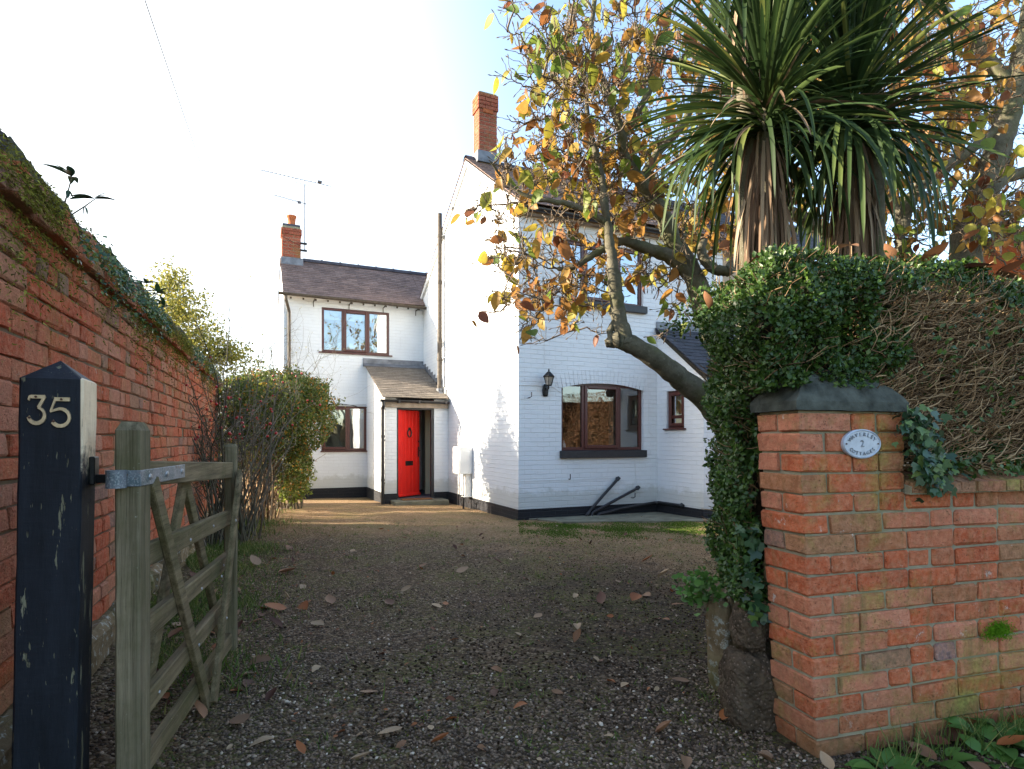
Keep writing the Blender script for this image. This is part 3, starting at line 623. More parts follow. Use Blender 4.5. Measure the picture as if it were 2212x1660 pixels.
# gutters and pipes
def half_gutter(mb, p0, p1, r=0.055, n=8):
    p0 = np.array(p0, float); p1 = np.array(p1, float); x = nrm(p1 - p0); s = nrm(np.cross((0, 0, 1), x)); V = []
    for p in (p0, p1):
        for rr in (r, r * .88):
            for k in range(n + 1):
                a = math.pi * k / n; V.append(p + s * rr * math.cos(a) - np.array([0, 0, 1]) * rr * math.sin(a))
    m = n + 1; fs = []
    for k in range(n): fs += [(k, k + 1, 2 * m + k + 1, 2 * m + k), (m + k, 3 * m + k, 3 * m + k + 1, m + k + 1)]
    fs += [(0, 2 * m, 3 * m, m), (n, m + n, 3 * m + n, 2 * m + n)]
    for b in (0, 2 * m): fs.append(tuple([b + k for k in range(m)] + [b + m + k for k in range(m - 1, -1, -1)]))
    mb.add(V, fs)
mb = MB(); half_gutter(mb, (-3.36, 5.40, EAVE_W + .005), (0.0, 5.40, EAVE_W - .03)); 
for k in range(4): mb.box((-2.6 + k * .8, 5.35, EAVE_W - .10), (-2.585 + k * .8, 5.665, EAVE_W - .075)); mb.box((-2.6 + k * .8, 5.655, EAVE_W - .2), (-2.585 + k * .8, 5.668, EAVE_W - .08))
gt = mb.build('gutter', M_pipe, house)
mb = MB(); mb.tube([(-3.20, 5.40, EAVE_W - .05), (-3.20, 5.41, EAVE_W - .14), (-3.14, 5.56, EAVE_W - .30), (-3.12, 5.62, EAVE_W - .38), (-3.12, 5.62, 2.0), (-3.12, 5.62, -0.2)], 0.034, 10); mb.build('downpipe', M_pipe, house)
mb = MB(); half_gutter(mb, (PX0 - .11, 3.535, 1.985), (-0.02, 3.535, 1.975), 0.052)
for xx in (PX0 + .25, -0.7, -.12): mb.box((xx, 3.478, 1.92), (xx + .04, 3.60, 1.985))
mb.box((PX0 - .115, 3.475, 1.925), (PX0 - .106, 3.595, 1.99)); mb.build('gutter', M_blackp, house)
mb = MB(); mb.tube([(PX0 - .05, 3.535, 1.95), (PX0 - .05, 3.535, 1.86), (PX0 - .052, 3.60, 1.80), (PX0 - .052, 3.61, 1.7), (PX0 - .052, 3.61, -0.2)], 0.036, 10)
for z in (1.78, 1.2, .3): mb.tube([(PX0 - .052, 3.61, z), (PX0 - .052, 3.61, z + .05)], 0.044, 10)
mb.box((PX0 - .05, 3.62, 1.14), (PX0, 3.70, 1.16)); mb.box((PX0 - .05, 3.62, .25), (PX0, 3.70, .27)); mb.build('downpipe', M_blackp, house)
mb = MB(); half_gutter(mb, (0.02, -0.19, EAVE_M - .02), (4.3, -0.19, EAVE_M - .04), 0.055); mb.build('gutter', M_blackp, house)
mb = MB(); half_gutter(mb, (LX - .06, -1.35, 2.14), (6.2, -1.35, 2.13), 0.05); mb.build('gutter', M_blackp, house)
# tall soil vent pipe through the porch roof
mb = MB(); vx, vy = -0.10, 3.95
mb.tube([(vx, vy, 2.16), (vx, vy, 3.5), (vx, vy, 5.0), (vx, vy, 6.15)], 0.052, 12)
for z in (2.3, 2.52, 2.9, 4.6, 5.62): mb.tube([(vx, vy, z), (vx, vy, z + .06)], 0.062, 12)
mb.build('soil_pipe', M_pipe, house)
mb = MB(); mb.lathe([(0.16, 0), (0.12, .03), (0.075, .05), (0.07, .12), (.056, .13)], (vx, vy, 2.165), 14)
mb.tube([(vx + .04, vy - .03, 2.2), (vx + .05, vy - .05, 2.45), (vx + .02, vy - .02, 2.62)], 0.022, 8); mb.build('pipe_collar', M_lead, house)
for z in (2.95, 4.65, 5.65): mb = MB(); mb.tube([(vx, vy, z), (-.002, vy - .12, z + .02)], 0.010, 6); mb.build('pipe_bracket', M_whitep, house)
# sloping drain pipes on the front
def pipe(name, pts, r=0.024): m = MB(); m.tube(pts, r, 10); m.build(name, M_blackp, house)
pipe('waste_pipe', [(1.87, 0.0, .49), (1.87, -.05, .49), (1.85, -.06, .475), (1.55, -.06, .20), (1.22, -.075, -0.10), (1.20, -.075, -.16)])
pipe('waste_pipe', [(2.29, 0.0, .32), (2.29, -.05, .32), (2.26, -.06, .305), (1.80, -.07, .12), (1.34, -.085, -0.07), (1.28, -.09, -.16)])
pipe('waste_pipe', [(LX - .04, -.75, .05), (LX - .045, -.12, .045), (LX - .10, -.06, .04), (1.9, -.075, -.03), (1.45, -.10, -.10), (1.38, -.11, -.16)], 0.027)
for p in ((1.86, -.055, .482), (2.275, -.055, .312), (1.25, -.08, -.08), (LX - .045, -.70, .05)): mb = MB(); mb.tube([np.array(p) - (.02, 0, .02), np.array(p) + (.025, 0, .022)], 0.033, 10); mb.build('pipe_joint', M_blackp, house)

# windows: each a part with frame, sill, glass panes
def window(name, w, plane, c, fw, lights, sill=None, gm=M_glass, opener=None, room=None, transoms=(), proj=0.0, blind=None):
    a0, a1, z0, z1 = w
    if plane == 'y': P = lambda a, d, z: np.array([a, c + d, z])
    else: P = lambda a, d, z: np.array([c + d, a, z])
    def bx(m, A0, A1, D0, D1, Z0, Z1, **k): p, q = P(A0, D0, Z0), P(A1, D1, Z1); m.box(p, q, **k)
    t = 0.055; m = MB(); D0, D1 = fw, fw + 0.06
    bx(m, a0 + .002, a0 + t, D0, D1, z0 + .002, z1 - .002, bev=.005); bx(m, a1 - t, a1 - .002, D0, D1, z0 + .002, z1 - .002, bev=.005)
    bx(m, a0 + t, a1 - t, D0 + .001, D1, z0 + .002, z0 + t, bev=.005); bx(m, a0 + t, a1 - t, D0 + .001, D1, z1 - t, z1 - .002, bev=.005)
    xs = [a0] + lights + [a1]
    for x in lights: bx(m, x - t * .55, x + t * .55, D0 + .001, D1, z0 + t, z1 - t, bev=.005)
    for zz in transoms: bx(m, a0 + t, a1 - t, D0 + .001, D1, zz - t * .5, zz + t * .5, bev=.005)
    wf = m.build(name, M_frame, house)
    if opener is not None:
        A0 = xs[opener] + (t * .35 if opener else t * .6); A1 = xs[opener + 1] - t * (.35 if opener + 1 < len(xs) - 1 else .6)
        m = MB(); q = .058; d0 = D0 - .022; d1 = D0 + .02; Z0, Z1 = z0 + t * .6, z1 - t * .6
        bx(m, A0, A0 + q, d0, d1, Z0, Z1, bev=.009); bx(m, A1 - q, A1, d0, d1, Z0, Z1, bev=.009)
        bx(m, A0 + q, A1 - q, d0 + .0008, d1, Z0, Z0 + q, bev=.009); bx(m, A0 + q, A1 - q, d0 + .0008, d1, Z1 - q, Z1, bev=.009)
        m.build('opening_casement', M_frame, wf)
    for i in range(len(xs) - 1):
        m = MB(); lo = xs[i] + t * .5; hi = xs[i + 1] - t * .5
        m.add([P(lo, D0 + .03, z0 + .03), P(hi, D0 + .03, z0 + .03), P(hi, D0 + .03, z1 - .03), P(lo, D0 + .03, z1 - .03)], [(0, 1, 2, 3)])
        m.build('pane', gm, wf)
    if sill:
        m = MB(); bx(m, a0 - sill[0], a1 + sill[0], -sill[1], D0 + .02, z0 - sill[2], z0 + .001, bev=.006); m.build('sill', sill[3], wf)
    if blind:
        m = MB(); bx(m, a0 + .06, a1 - .06, D1 + .03, D1 + .035, z1 - blind, z1 - .05)
        for k in range(5): bx(m, a0 + .06, a1 - .06, D1 + .026, D1 + .04, z1 - blind + k * .03, z1 - blind + k * .03 + .006)
        m.build('blind', M_blind, wf)
    if room:
        m = MB(); dp, wm, wx = room
        bx(m, a0 - wx, a1 + wx, dp, dp + .02, z0 - .9, z1 + .35, mat=0); bx(m, a0 - wx, a1 + wx, D1 + .03, dp, z0 - .92, z0 - .9, mat=1)
        bx(m, a0 - wx, a1 + wx, D1 + .03, dp, z1 + .35, z1 + .37, mat=1)
        bx(m, a0 - wx - .02, a0 - wx, D1 + .03, dp, z0 - .9, z1 + .35, mat=1); bx(m, a1 + wx, a1 + wx + .02, D1 + .03, dp, z0 - .9, z1 + .35, mat=1)
        m.build('room_behind', [wm, M_intwhite], wf)
    return wf
w1 = window('window', WIN_LO, 'y', 0, 0.055, [1.235, 1.965], (0.035, 0.065, 0.125, M_sill), M_glass, 1, (2.2, M_wood_int, .12))
w2 = window('window', WIN_UP, 'y', 0, 0.055, [1.235, 1.965], (0.045, 0.065, 0.12, M_sill), M_glass_up, 1, (2.0, M_intwhite, .2), blind=.32)
w3 = window('window', WIN_WU, 'y', 5.67, 0.02, [-1.93, -1.34], (0.07, 0.04, 0.03, M_frame), M_glass_up, 1, (1.4, M_intwhite, .1), blind=.26)
w4 = window('window', WIN_WL, 'y', 5.67, 0.02, [-1.80], (0.02, 0.04, 0.03, M_frame), M_glass_up, 0, (1.6, M_intwhite, 0.0), blind=.30)
w5 = window('window', WIN_LT, 'x', LX, 0.035, [], (0.05, 0.05, 0.025, M_frame), M_glass, 0, (0.9, M_intwhite, .05), transoms=(1.55,))
w1['label'] = 'ground floor kitchen window with deep black sill'; w5['label'] = 'small side window beside the lean-to roof'
# kitchen cupboards, curtain, shelf things seen through the glass
m = MB(); m.box((0.75, 1.55, .5), (1.9, 2.15, 1.32), bev=.004); m.box((0.9, 1.9, 1.65), (1.75, 2.15, 2.3), bev=.004); m.box((2.02, 1.2, .6), (2.5, 1.25, 2.4)); m.build('kitchen_cupboard', M_wood_int, w1)
m = MB(); m.lathe([(0.03, 0), (.032, .02), (.032, .10), (.012, .13), (.012, .16)], (0.93, 0.19, .98), 10); m.build('soap_bottle', M_whitep, w1)
# curtain in the wing's upper right light
def curtain(x0, x1, y, z0, z1, par):
    V = []; n = 24
    for i in range(n + 1):
        x = x0 + (x1 - x0) * i / n
        for z in (z0, z1): V.append((x + (0.04 if z == z0 else 0) * (i / n - 1), y + .022 * math.sin(i * 1.3), z))
    m = MB(); m.add(V, [(2 * i, 2 * i + 2, 2 * i + 3, 2 * i + 1) for i in range(n)]); m.build('curtain', M_blind, par)
curtain(-1.02, -.90, 5.84, 3.25, 4.15, w3); curtain(2.2, 2.38, .20, 3.55, 4.4, w2); curtain(-2.35, -2.25, 5.85, 3.25, 4.15, w3)
m = MB()
for k in range(5): m.box((-2.3 + k * .27, 5.86, 3.24), (-2.3 + k * .27 + .2, 5.87, 3.46)); 
m.build('bed_rail', M_whitep, w3)
# segmental arch of soldier bricks above the kitchen window
m = MB(); ax, az, ar = 1.61, -1.28, 3.40
for k in range(-11, 12):
    a = k * 0.0228; a2 = a + .0205
    P = [(ax + (ar + r_) * math.sin(q), -0.006, az + (ar + r_) * math.cos(q)) for q, r_ in ((a - .0103, .0), (a + .0103, .0), (a + .0103, .235), (a - .0103, .235))]
    m.prism(P, (0, .0055, 0))
m.build('window_arch', M_white, house)

# door
m = MB(); m.box((-1.122, PY0 + .02, -.09), (-1.085, PY0 + .09, 1.83), bev=.003); m.box((-0.375, PY0 + .02, -.09), (-0.311, PY0 + .09, 1.83), bev=.003)
m.box((-1.085, PY0 + .021, 1.795), (-0.375, PY0 + .089, 1.83)); m.build('door_frame', M_sill, house)
m = MB(); m.box((-1.122, PY0 - .002, 1.831), (-0.311, PY0 + .1, 1.97)); m.build('door_lintel', M_whitep, house)
th = R(35); dm = (np.array([[math.cos(th), -math.sin(th), 0], [math.sin(th), math.cos(th), 0], [0, 0, 1]]), np.array([-1.082, PY0 + .06, 0]))
m = MB(); pw = .70 / 6
for k in range(6): m.box((k * pw + .0015, 0, -.06), ((k + 1) * pw - .0015, .03, 1.79), bev=.006, M=dm)
m.box((0, .008, -.058), (.70, .04, 1.788), M=dm); m.box((0, -.035, -.052), (.70, 0.005, -.005), bev=.008, M=dm)
door = m.build('door', M_red, house); door['label'] = 'red boarded front door standing ajar'
def dl(x, y, z): return dm[0] @ np.array([x, y, z]) + dm[1]
m = MB(); m.tube([dl(.35 + .06 * math.sin(a), -.015 - .0, 1.30 + .085 * math.cos(a)) for a in np.linspace(0, 2 * math.pi, 15)], 0.014, 6)
m.box((.32, -.03, 1.36), (.38, 0, 1.42), bev=.008, M=dm); m.build('knocker', M_iron, door)
m = MB(); m.box((.23, -.01, .60), (.47, .001, .70), bev=.004, M=dm); m.box((.255, -.016, .63), (.445, -.009, .675), bev=.003, M=dm); m.build('letter_plate', M_iron, door)
m = MB(); m.box((.635, -.01, .78), (.675, .001, 1.0), bev=.004, M=dm); m.tube([dl(.655, -.01, .92), dl(.655, -.05, .92), dl(.58, -.055, .92)], .009, 6); m.lathe([(.018, 0), (.018, .0)], (0, 0, 0), 6) if False else None
m.build('handle', M_iron, door)
m = MB(); m.tube([dl(.655, 0.002, 1.12), dl(.655, -.012, 1.12)], .02, 10); m.build('lock', M_iron, door)
# hall behind the door
m = MB(); m.box((-1.25, 5.9, -.2), (-0.02, 5.92, 2.3), mat=0); m.box((-.03, 3.76, -.1), (-.025, 5.9, 2.3), mat=1); m.box((-1.25, 3.66, -.22), (-.01, 5.9, -.075), mat=2)
m.box((-.30, 4.4, -.07), (-.16, 4.45, 1.95), mat=0); m.tube([(-.18, 4.30, .05), (-.18, 4.30, .35), (-.10, 4.32, .38)], .012, 6)
m.build('hallway', [M_cream, M_intwhite, M_carpet], house)
m = MB(); m.box((-1.26, 3.20, -.24), (-0.13, PY0 + .01, -.098), bev=.012, jit=.002); m.build('doorstep', M_conc, house)

# chimneys
def chimney(x0, x1, y0, y1, z0, z1, pitch, band=3, mortar=M_mortar):
    m = MB(); n = int((z1 - z0) / pitch)
    for k in range(n):
        z = z0 + k * pitch; o = 0.0
        if k >= n - band: o = .022
        if k == n - 1 and band == 1: o = 0
        for (ax_, lo, hi, f, sg) in (('x', x0, x1, y0, -1), ('y', y0, y1, x0, -1), ('x', x0, x1, y1, 1), ('y', y0, y1, x1, 1)):
            w = hi - lo; cut = [0, .33, 1] if k % 2 else [0, .6, 1]
            if ax_ == 'y': cut = [0, .62, 1] if k % 2 else [0, .3, 1]
            for a, b in zip(cut[:-1], cut[1:]):
                p, q = lo + a * w + .004, lo + b * w - .004
                if a == 0: p = lo - o
                if b == 1: q = hi + o
                if ax_ == 'x':
                    s0, s1 = (f - o, f + .06) if sg < 0 else (f - .06, f + o)
                    m.box((p, s0, z), (q, s1, z + pitch - .009), bev=.004)
                else:
                    s0, s1 = (f - o + .0015, f + .058) if sg < 0 else (f - .058, f + o - .0015)
                    m.box((s0, y0 + .06 if a == 0 else p, z), (s1, y1 - .06 if b == 1 else q, z + pitch - .009), bev=.004)
    c = m.build('chimney', M_chim, house)
    m = MB(); m.box((x0 + .006, y0 + .006, z0 - .3), (x1 - .006, y1 - .006, z1 - .01)); m.build('mortar_core', mortar, c)
    return c
ch1 = chimney(0.15, 0.53, 2.17, 2.48, 6.62, 7.98, 0.078, 4)
ch1['label'] = 'taller red brick chimney at the main roof ridge'
m = MB(); m.box((0.235, 2.155, 7.56), (0.44, 2.18, 7.64), bev=.003); 
for k in range(8):
    m.box((0.245 + k * .024, 2.150, 7.57), (0.245 + k * .024 + .012, 2.154, 7.63))
m.build('air_brick', M_terracotta, ch1)
m = MB(); m.box((0.11, 2.13, 6.58), (0.57, 2.169, 6.80), bev=.003); m.box((0.11, 2.169, 6.58), (0.148, 2.52, 6.80), bev=.003); m.build('lead_apron', M_lead, ch1)
ch2 = chimney(-3.22, -2.79, 6.68, 7.10, 5.45, 6.36, 0.078, 2)
ch2['label'] = 'shorter red brick chimney with one clay pot'
m = MB(); m.box((-3.25, 6.64, 5.40), (-2.74, 6.679, 5.58), bev=.003); m.build('lead_apron', M_lead, ch2)
m = MB(); m.box((-3.21, 6.69, 6.34), (-2.80, 7.09, 6.41), bev=.01); m.build('chimney_cap_course', M_ridge, ch2)
m = MB(); m.lathe([(.095, 0), (.10, .04), (.085, .05), (.10, .22), (.115, .235), (.118, .27), (.095, .275)], (-2.99, 6.9, 6.405), 18); m.build('chimney_pot', M_terracotta, ch2, smooth=True)

# small fixings on the walls
def hook(x, z, s=1.0, plane='y'):
    m = MB(); q = (lambda a, d, zz: (a, d, zz)) if plane == 'y' else (lambda a, d, zz: (d, a, zz))
    m.tube([q(x, -.002, z), q(x, -.05, z), q(x + .02 * s, -.09, z + .02), q(x + .02 * s, -.09, z + .09)], .008, 6); m.build('wall_hook', M_iron, house)
hook(0.17, 1.83); hook(0.92, .50, -1); hook(2.18, .14, .5); hook(2.63, 2.48, .5)
m = MB()
def cable(pts, r=.0035): m = MB(); m.tube(pts, r, 5); m.build('wall_cable', M_whitep, house)
cable([(0.02, -.006, .49), (0.5, -.006, .492), (0.95, -.006, .487), (1.4, -.006, .495), (1.85, -.006, .50)])
cable([(0.02, -.006, 2.03), (0.3, -.006, 2.04), (.62, -.006, 2.02), (.78, -.006, 1.93)])
cable([(2.28, -.006, .36), (2.26, -.006, .6), (2.25, -.006, .82)]); cable([(2.52, -.006, 2.4), (2.54, -.006, 1.9), (2.55, -.006, 1.3), (2.64, -.006, 1.22)])
cable([(0.47, -.006, 2.4), (0.46, -.006, 3.1), (0.44, -.006, 4.8)])
m = MB(); m.tube([(-2.4, 5.655, 1.985), (-2.0, 5.65, 2.0), (-1.7, 5.65, 1.965), (-1.45, 5.65, 1.90), (-1.39, 5.60, 1.93)], .006, 5); m.tube([(-2.4, 5.655, 1.975), (-1.9, 5.65, 1.97), (-1.4, 5.64, 1.985)], .005, 5); m.build('cable', M_iron, house)

# wall-mounted things
lan = thing('wall_lantern', 'black carriage lantern on the white wall left of the kitchen window', 'wall lamp', tuple(H2W(0.4745, -0.02, 1.86)), HROT)
m = MB(); m.lathe([(.035, 0), (.05, .03), (.058, .10), (.05, .165), (.03, .2)], (0, 0, 0), 12); 
m.build('back_plate', M_iron, lan, smooth=True, xf=lambda V: V * (1, .35, 1))
m = MB(); m.tube([(0, -.01, .13), (0, -.06, .10), (0, -.11, .12), (0, -.12, .17)], .011, 8); m.build('bracket', M_iron, lan)
m = MB(); m.lathe([(.045, .165), (.055, .175), (.05, .18)], (0, -.12, 0), 6)
for k in range(6):
    a = k * math.pi / 3; m.tube([(.05 * math.cos(a), -.12 + .05 * math.sin(a), .175), (.088 * math.cos(a), -.12 + .088 * math.sin(a), .31)], .006, 4)
m.lathe([(.10, .305), (.105, .315), (.075, .345), (.035, .385), (.012, .40), (.018, .415), (.006, .44)], (0, -.12, 0), 6); m.build('lantern_cage', M_iron, lan)
m = MB(); m.lathe([(.042, .18), (.08, .306)], (0, -.12, 0), 6); m.build('lantern_glass', M_glasspane, lan)
mt = thing('meter_box', 'white plastic meter box fixed low on the gable wall', 'meter box', tuple(H2W(-.002, 2.12, 0)), HROT)
m = MB(); m.box((-.25, 0, .49), (0, .44, 1.02), bev=.012); m.build('casing', M_whitep, mt)
m = MB(); m.box((-.262, .02, .51), (-.2505, .42, 1.0), bev=.006); m.build('door', M_whitep, mt)
m = MB(); m.box((-.12, .06, .06), (-.003, .18, .488), bev=.004); m.box((-.16, .02, .05), (-.003, .20, .062)); m.tube([(-.15, .10, .49), (-.15, .10, .08)], .018, 8); m.build('pipe_cover', M_whitep, mt)
m = MB(); m.tube([(-.15, .10, .08), (-.15, .10, -.2)], .02, 8); m.build('cable_duct', M_blackp, mt)
fl = thing('security_light', 'small black floodlight above the little side window', 'floodlight', tuple(H2W(LX - .003, -0.98, 2.0)), HROT)
m = MB(); m.tube([(0, 0, 0), (-.07, 0, -.02), (-.16, 0, .03)], .012, 6); m.tube([(0, 0, -.04), (0, 0, .05)], .03, 8); m.build('arm', M_iron, fl)
m = MB(); m.box((-.28, -.09, -.0), (-.12, .09, .13), bev=.02); m.tube([(-.14, 0, -.03), (-.14, 0, -.10)], .022, 8); m.build('lamp_housing', M_iron, fl)

# television aerial
ae = thing('television_aerial', 'grey television aerial on a mast strapped to the shorter chimney', 'aerial', tuple(H2W(-2.70, 6.67, -.06)), HROT)
m = MB(); m.tube([(0, 0, 5.83), (-.0, 0, 7.46)], .015, 6); m.build('mast', M_alu, ae)
m = MB(); m.box((-.10, -.03, 5.83), (.05, .03, 5.87)); m.box((-.10, -.03, 6.0), (.05, .03, 6.04)); m.tube([(-.08, 0, 5.95), (-.56, 0, 6.15)], .004, 4); m.build('bracket', M_iron, ae)
m = MB(); A, B = np.array([-1.0, -.1, 7.60]), np.array([.62, .1, 7.58])
m.tube([A, B], .009, 5); m.tube([(-.22, -.01, 7.6), (-.22, 0, 7.49), (.14, 0, 7.46), (.14, .03, 7.59)], .007, 5)
for k in range(19): p = A + (B - A) * k / 18; m.tube([p - (.012, .10, 0), p + (.012, .10, 0)], .004, 4)
m.box((.30, -.02, 7.585), (.40, .05, 7.63)); m.build('long_boom', M_alu, ae)
m = MB(); A, B = np.array([-.72, -.1, 7.06]), np.array([.04, 0, 7.0]); m.tube([A, B], .009, 5)
for k in range(10): p = A + (B - A) * k / 9; m.tube([p - (.01, .09, 0), p + (.01, .09, 0)], .004, 4)
m.box((-.17, -.03, 6.99), (-.09, .03, 7.04)); m.build('short_boom', M_alu, ae)

# doormat and concrete apron
m = MB(); m.box((-1.05, 3.40, -.096), (-.42, 3.66, -.078), bev=.006); o = m.build('doormat', M_mat, None, loc=(HOX, HOY, 0), rotz=HROT); tag(o, 'brown coir doormat on the step below the red door', 'doormat')
m = MB(); P = [(0.18, -.016), (0.45, -.62), (1.6, -1.02), (2.6, -1.42), (6.0, -2.1), (6.0, -1.2), (LX - .016, -1.202), (LX - .016, -.016)]
V = []
for x, y in P: w = H2W(x, y, 0); V.append((x, y, float(gz(w[1])) + .022))
V = np.array(V); n = len(V); Q = V - (0, 0, .15)
m.add(np.vstack([V, Q]), [tuple(range(n))] + [(i, (i + 1) % n, (i + 1) % n + n, i + n) for i in range(n)])
o = m.build('concrete_path', M_conc, None, loc=(HOX, HOY, 0), rotz=HROT); tag(o, 'mossy concrete strip along the foot of the front wall', kind='structure')

# neighbouring house joined on the right, and a tiled house beyond the trees
nb = thing('neighbouring_house', 'beige rendered house attached at the right end of the white cottage', 'house', (HOX, HOY, 0), HROT)
m = MB(); m.box((4.275, 0.10, -.4), (10.5, 5.6, 4.84)); m.build('wall', M_render, nb)
m = MB(); tiles(m, 4.32, 10.6, -0.12, EAVE_M - .04, RY, RIDGE_M - .02, 0.3, 0.125); tiles(m, 4.32, 10.6, 5.8, EAVE_M - .2, RY, RIDGE_M - .02, 0.6, 0.3); m.build('roof', M_slate, nb)
m = MB(); half_gutter(m, (4.33, -0.10, EAVE_M - .08), (10.5, -0.10, EAVE_M - .10)); m.build('gutter', M_blackp, nb)
m = MB(); ridge(m, 4.32, 10.6, RY, RIDGE_M - .0); m.build('ridge_tiles', M_ridge, nb)
fh = thing('tiled_house', 'far house with red tiled roof glimpsed behind the trees on the right', 'house', (17, 17, 0), R(15))
m = MB(); m.box((-3.5, -3, -.3), (3.5, 3, 4.7)); m.build('wall', M_render, fh)
m = MB(); tiles(m, -3.7, 3.7, -3.2, 4.6, 0, 7.0, .4, .2); tiles(m, -3.7, 3.7, 3.2, 4.6, 0, 7.0, .4, .2); m.build('roof', tile_mat('red_brown_tile', (0.25, 0.09, 0.05), (0.36, 0.15, 0.09)), fh)

# ------------------------------------------------------------------ brickwork
def bricks(mb, x0, x1, z0, z1, y=0.0, dep=0.10, L=0.225, p=0.075, j=0.010, pj=0.0035, vj=0.0015, header=0.22, bev=0.006, worn=None):
    n = int(round((z1 - z0) / p))
    for r in range(n):
        z = z0 + r * p; x = x0 - (r % 2) * L * 0.5 + rng.normal(0, .01)
        while x < x1:
            w = L * (0.5 if rng.random() < header else 1.0) * (1 + rng.normal(0, .02))
            a, b = max(x, x0), min(x + w - j, x1)
            if b - a > 0.035:
                pr = rng.normal(0, pj)
                if worn is not None and rng.random() < worn: pr += rng.uniform(.006, .02)
                mb.box((a, y + pr, z + rng.normal(0, .0015)), (b, y + dep, z + p - j + rng.normal(0, .002)), bev=bev * rng.uniform(.6, 1.6), jit=vj)
            x += w

# left boundary wall (local x runs away from the camera, front face at y = 0)
WL, WR = (-2.13, 3.05, 0), math.atan2(0.930, -0.368)
lw = thing('brick_wall', 'old red brick boundary wall with mossy coping along the left of the drive', 'wall', WL, WR)
m = MB(); bricks(m, -2.6, 6.35, 0.235, 1.955, 0, 0.12, 0.25, 0.086, 0.008, 0.0025, 0.0022, 0.42, 0.007, 0.02)
m.build('brick_face', M_brick_old, lw)
m = MB(); m.box((-2.62, 0.013, -0.35), (6.34, 0.23, 1.97)); m.build('mortar', M_mortar_old, lw)
# rough stone footing
m = MB(); x = -2.6
for row, (z0, z1) in enumerate(((-.25, .06), (.05, .235))):
    x = -2.6 + row * .12
    while x < 6.3:
        w = rng.uniform(.16, .42); d = rng.uniform(.0, .055)
        m.box((x, -0.02 - d, z0 + rng.normal(0, .01)), (x + w - .012, .12, z1 + rng.normal(0, .012)), bev=.035, jit=.006); x += w
m.build('stone_footing', M_stone, lw)
# projecting course + rounded rough coping
m = MB(); x = -2.6
while x < 6.3:
    w = 0.225 + rng.normal(0, .008); m.box((x, -.045 + rng.normal(0, .006), 1.957), (x + w - .01, .14, 2.035 + rng.normal(0, .003)), bev=.009, jit=.003); x += w
x = -2.6
while x < 6.3:
    w = .076 + rng.normal(0, .004); m.box((x, -.028 + rng.normal(0, .008), 2.04), (x + w - .009, .24, 2.115 + rng.normal(0, .008)), bev=.012, jit=.004); x += w
m.build('coping_course', M_brick_old, lw)
def lumpy(V, amp, sc_, seed=0):
    r = np.random.default_rng(seed); out = V.copy(); D = np.zeros(len(V))
    for k in range(7):
        q = r.normal(0, sc_ * (1.6 ** k), 3); D += amp / (1.45 ** k) * np.sin(V @ q + r.uniform(0, 6))
    return out, D
def coping_mound():
    nx, na = 420, 15; xs = np.linspace(-2.62, 6.34, nx); V = []
    for i, x in enumerate(xs):
        r0 = 0.13 + 0.03 * math.sin(x * 3.1) + .018 * math.sin(x * 11.3 + 1) + .05 * math.exp(-((x + 1.0) / .55) ** 2)
        for k in range(na):
            a = math.pi * k / (na - 1); V.append((x, 0.105 - (.125 + .02 * math.sin(x * 7)) * math.cos(a), 2.07 + r0 * math.sin(a) ** .8))
    V = np.array(V); _, D = lumpy(V, .026, 8, 3); V[:, 2] += D; V[:, 1] += D * .5 + rng.normal(0, .002, len(V)); V[:, 2] += rng.normal(0, .003, len(V))
    i, k = np.meshgrid(np.arange(nx - 1), np.arange(na - 1), indexing='ij'); a = (i * na + k).ravel()
    idx = np.stack([a, a + 1, a + na + 1, a + na], 1).ravel()
    t = NT('mossy_coping_mortar', 0.95, 0.1); v = t.obj()
    b = t.ramp(t.noise(v, 8, 8, 0.75), [(0.25, (0.02, 0.018, 0.016)), (0.55, (0.075, 0.07, 0.065)), (0.72, (0.34, 0.34, 0.33))])
    b = t.mix(t.ramp(t.noise(v, 4, 8, 0.75), [(0.50, 0.0), (0.60, .85)]), b, t.ramp(t.noise(v, 60, 4), [(0.3, (0.05, 0.055, 0.012)), (0.7, (0.15, 0.155, 0.03))]))
    t.col(b); t.nor(t.bump(t.noise(v, 40, 8, 0.75), 1.0, 0.02))
    link('coping', raw_mesh('coping', V, np.full(len(a), 4), idx, t.m, smooth=True), lw)
coping_mound()

# moss and creeping plants on the wall: top-level, what grows on it
MOSS_T = (np.array([(-.5, 0, 0), (.5, 0, 0), (0, 1.0, .2)]), [(0, 1, 2)])
def wall_local(x, y, z):
    c, s = math.cos(WR), math.sin(WR)
    return np.stack([WL[0] + c * x - s * y, WL[1] + s * x + c * y, z], -1)
def moss_patch():
    N = 17000; L = []; 
    ctr = rng.uniform(-1.6, 6.2, 80); wz = rng.uniform(.03, .15, 80); wx = rng.uniform(.04, .22, 80)
    k = rng.integers(0, 80, N); x = ctr[k] + rng.normal(0, 1, N) * wx[k]
    z = 2.06 - np.abs(rng.normal(0, 1, N)) * wz[k] * 1.5 + rng.uniform(-.03, .08, N)
    y = np.where(z > 2.035, -.035 - rng.uniform(0, .02, N), np.where(z > 1.955, -.052, -.008)) - rng.uniform(0, .012, N)
    y = np.where(z > 2.12, 0.105 - .13 * np.cos(np.arcsin(np.clip((z - 2.07) / .16, 0, 1))) - .01, y)
    P = wall_local(x, y, z); f = rdir(N) + np.array([.5, -.1, -.9]); n = rdir(N) + np.array([.9, .3, .2])
    return scatter('wall_moss', *MOSS_T, frames(f, n, np.stack([rng.uniform(.004, .009, N), rng.uniform(.010, .026, N), np.ones(N) * .01], 1)), P, rng.random(N), M_moss)
tag(moss_patch(), 'green and yellow moss hanging over the coping of the left brick wall', kind='stuff')
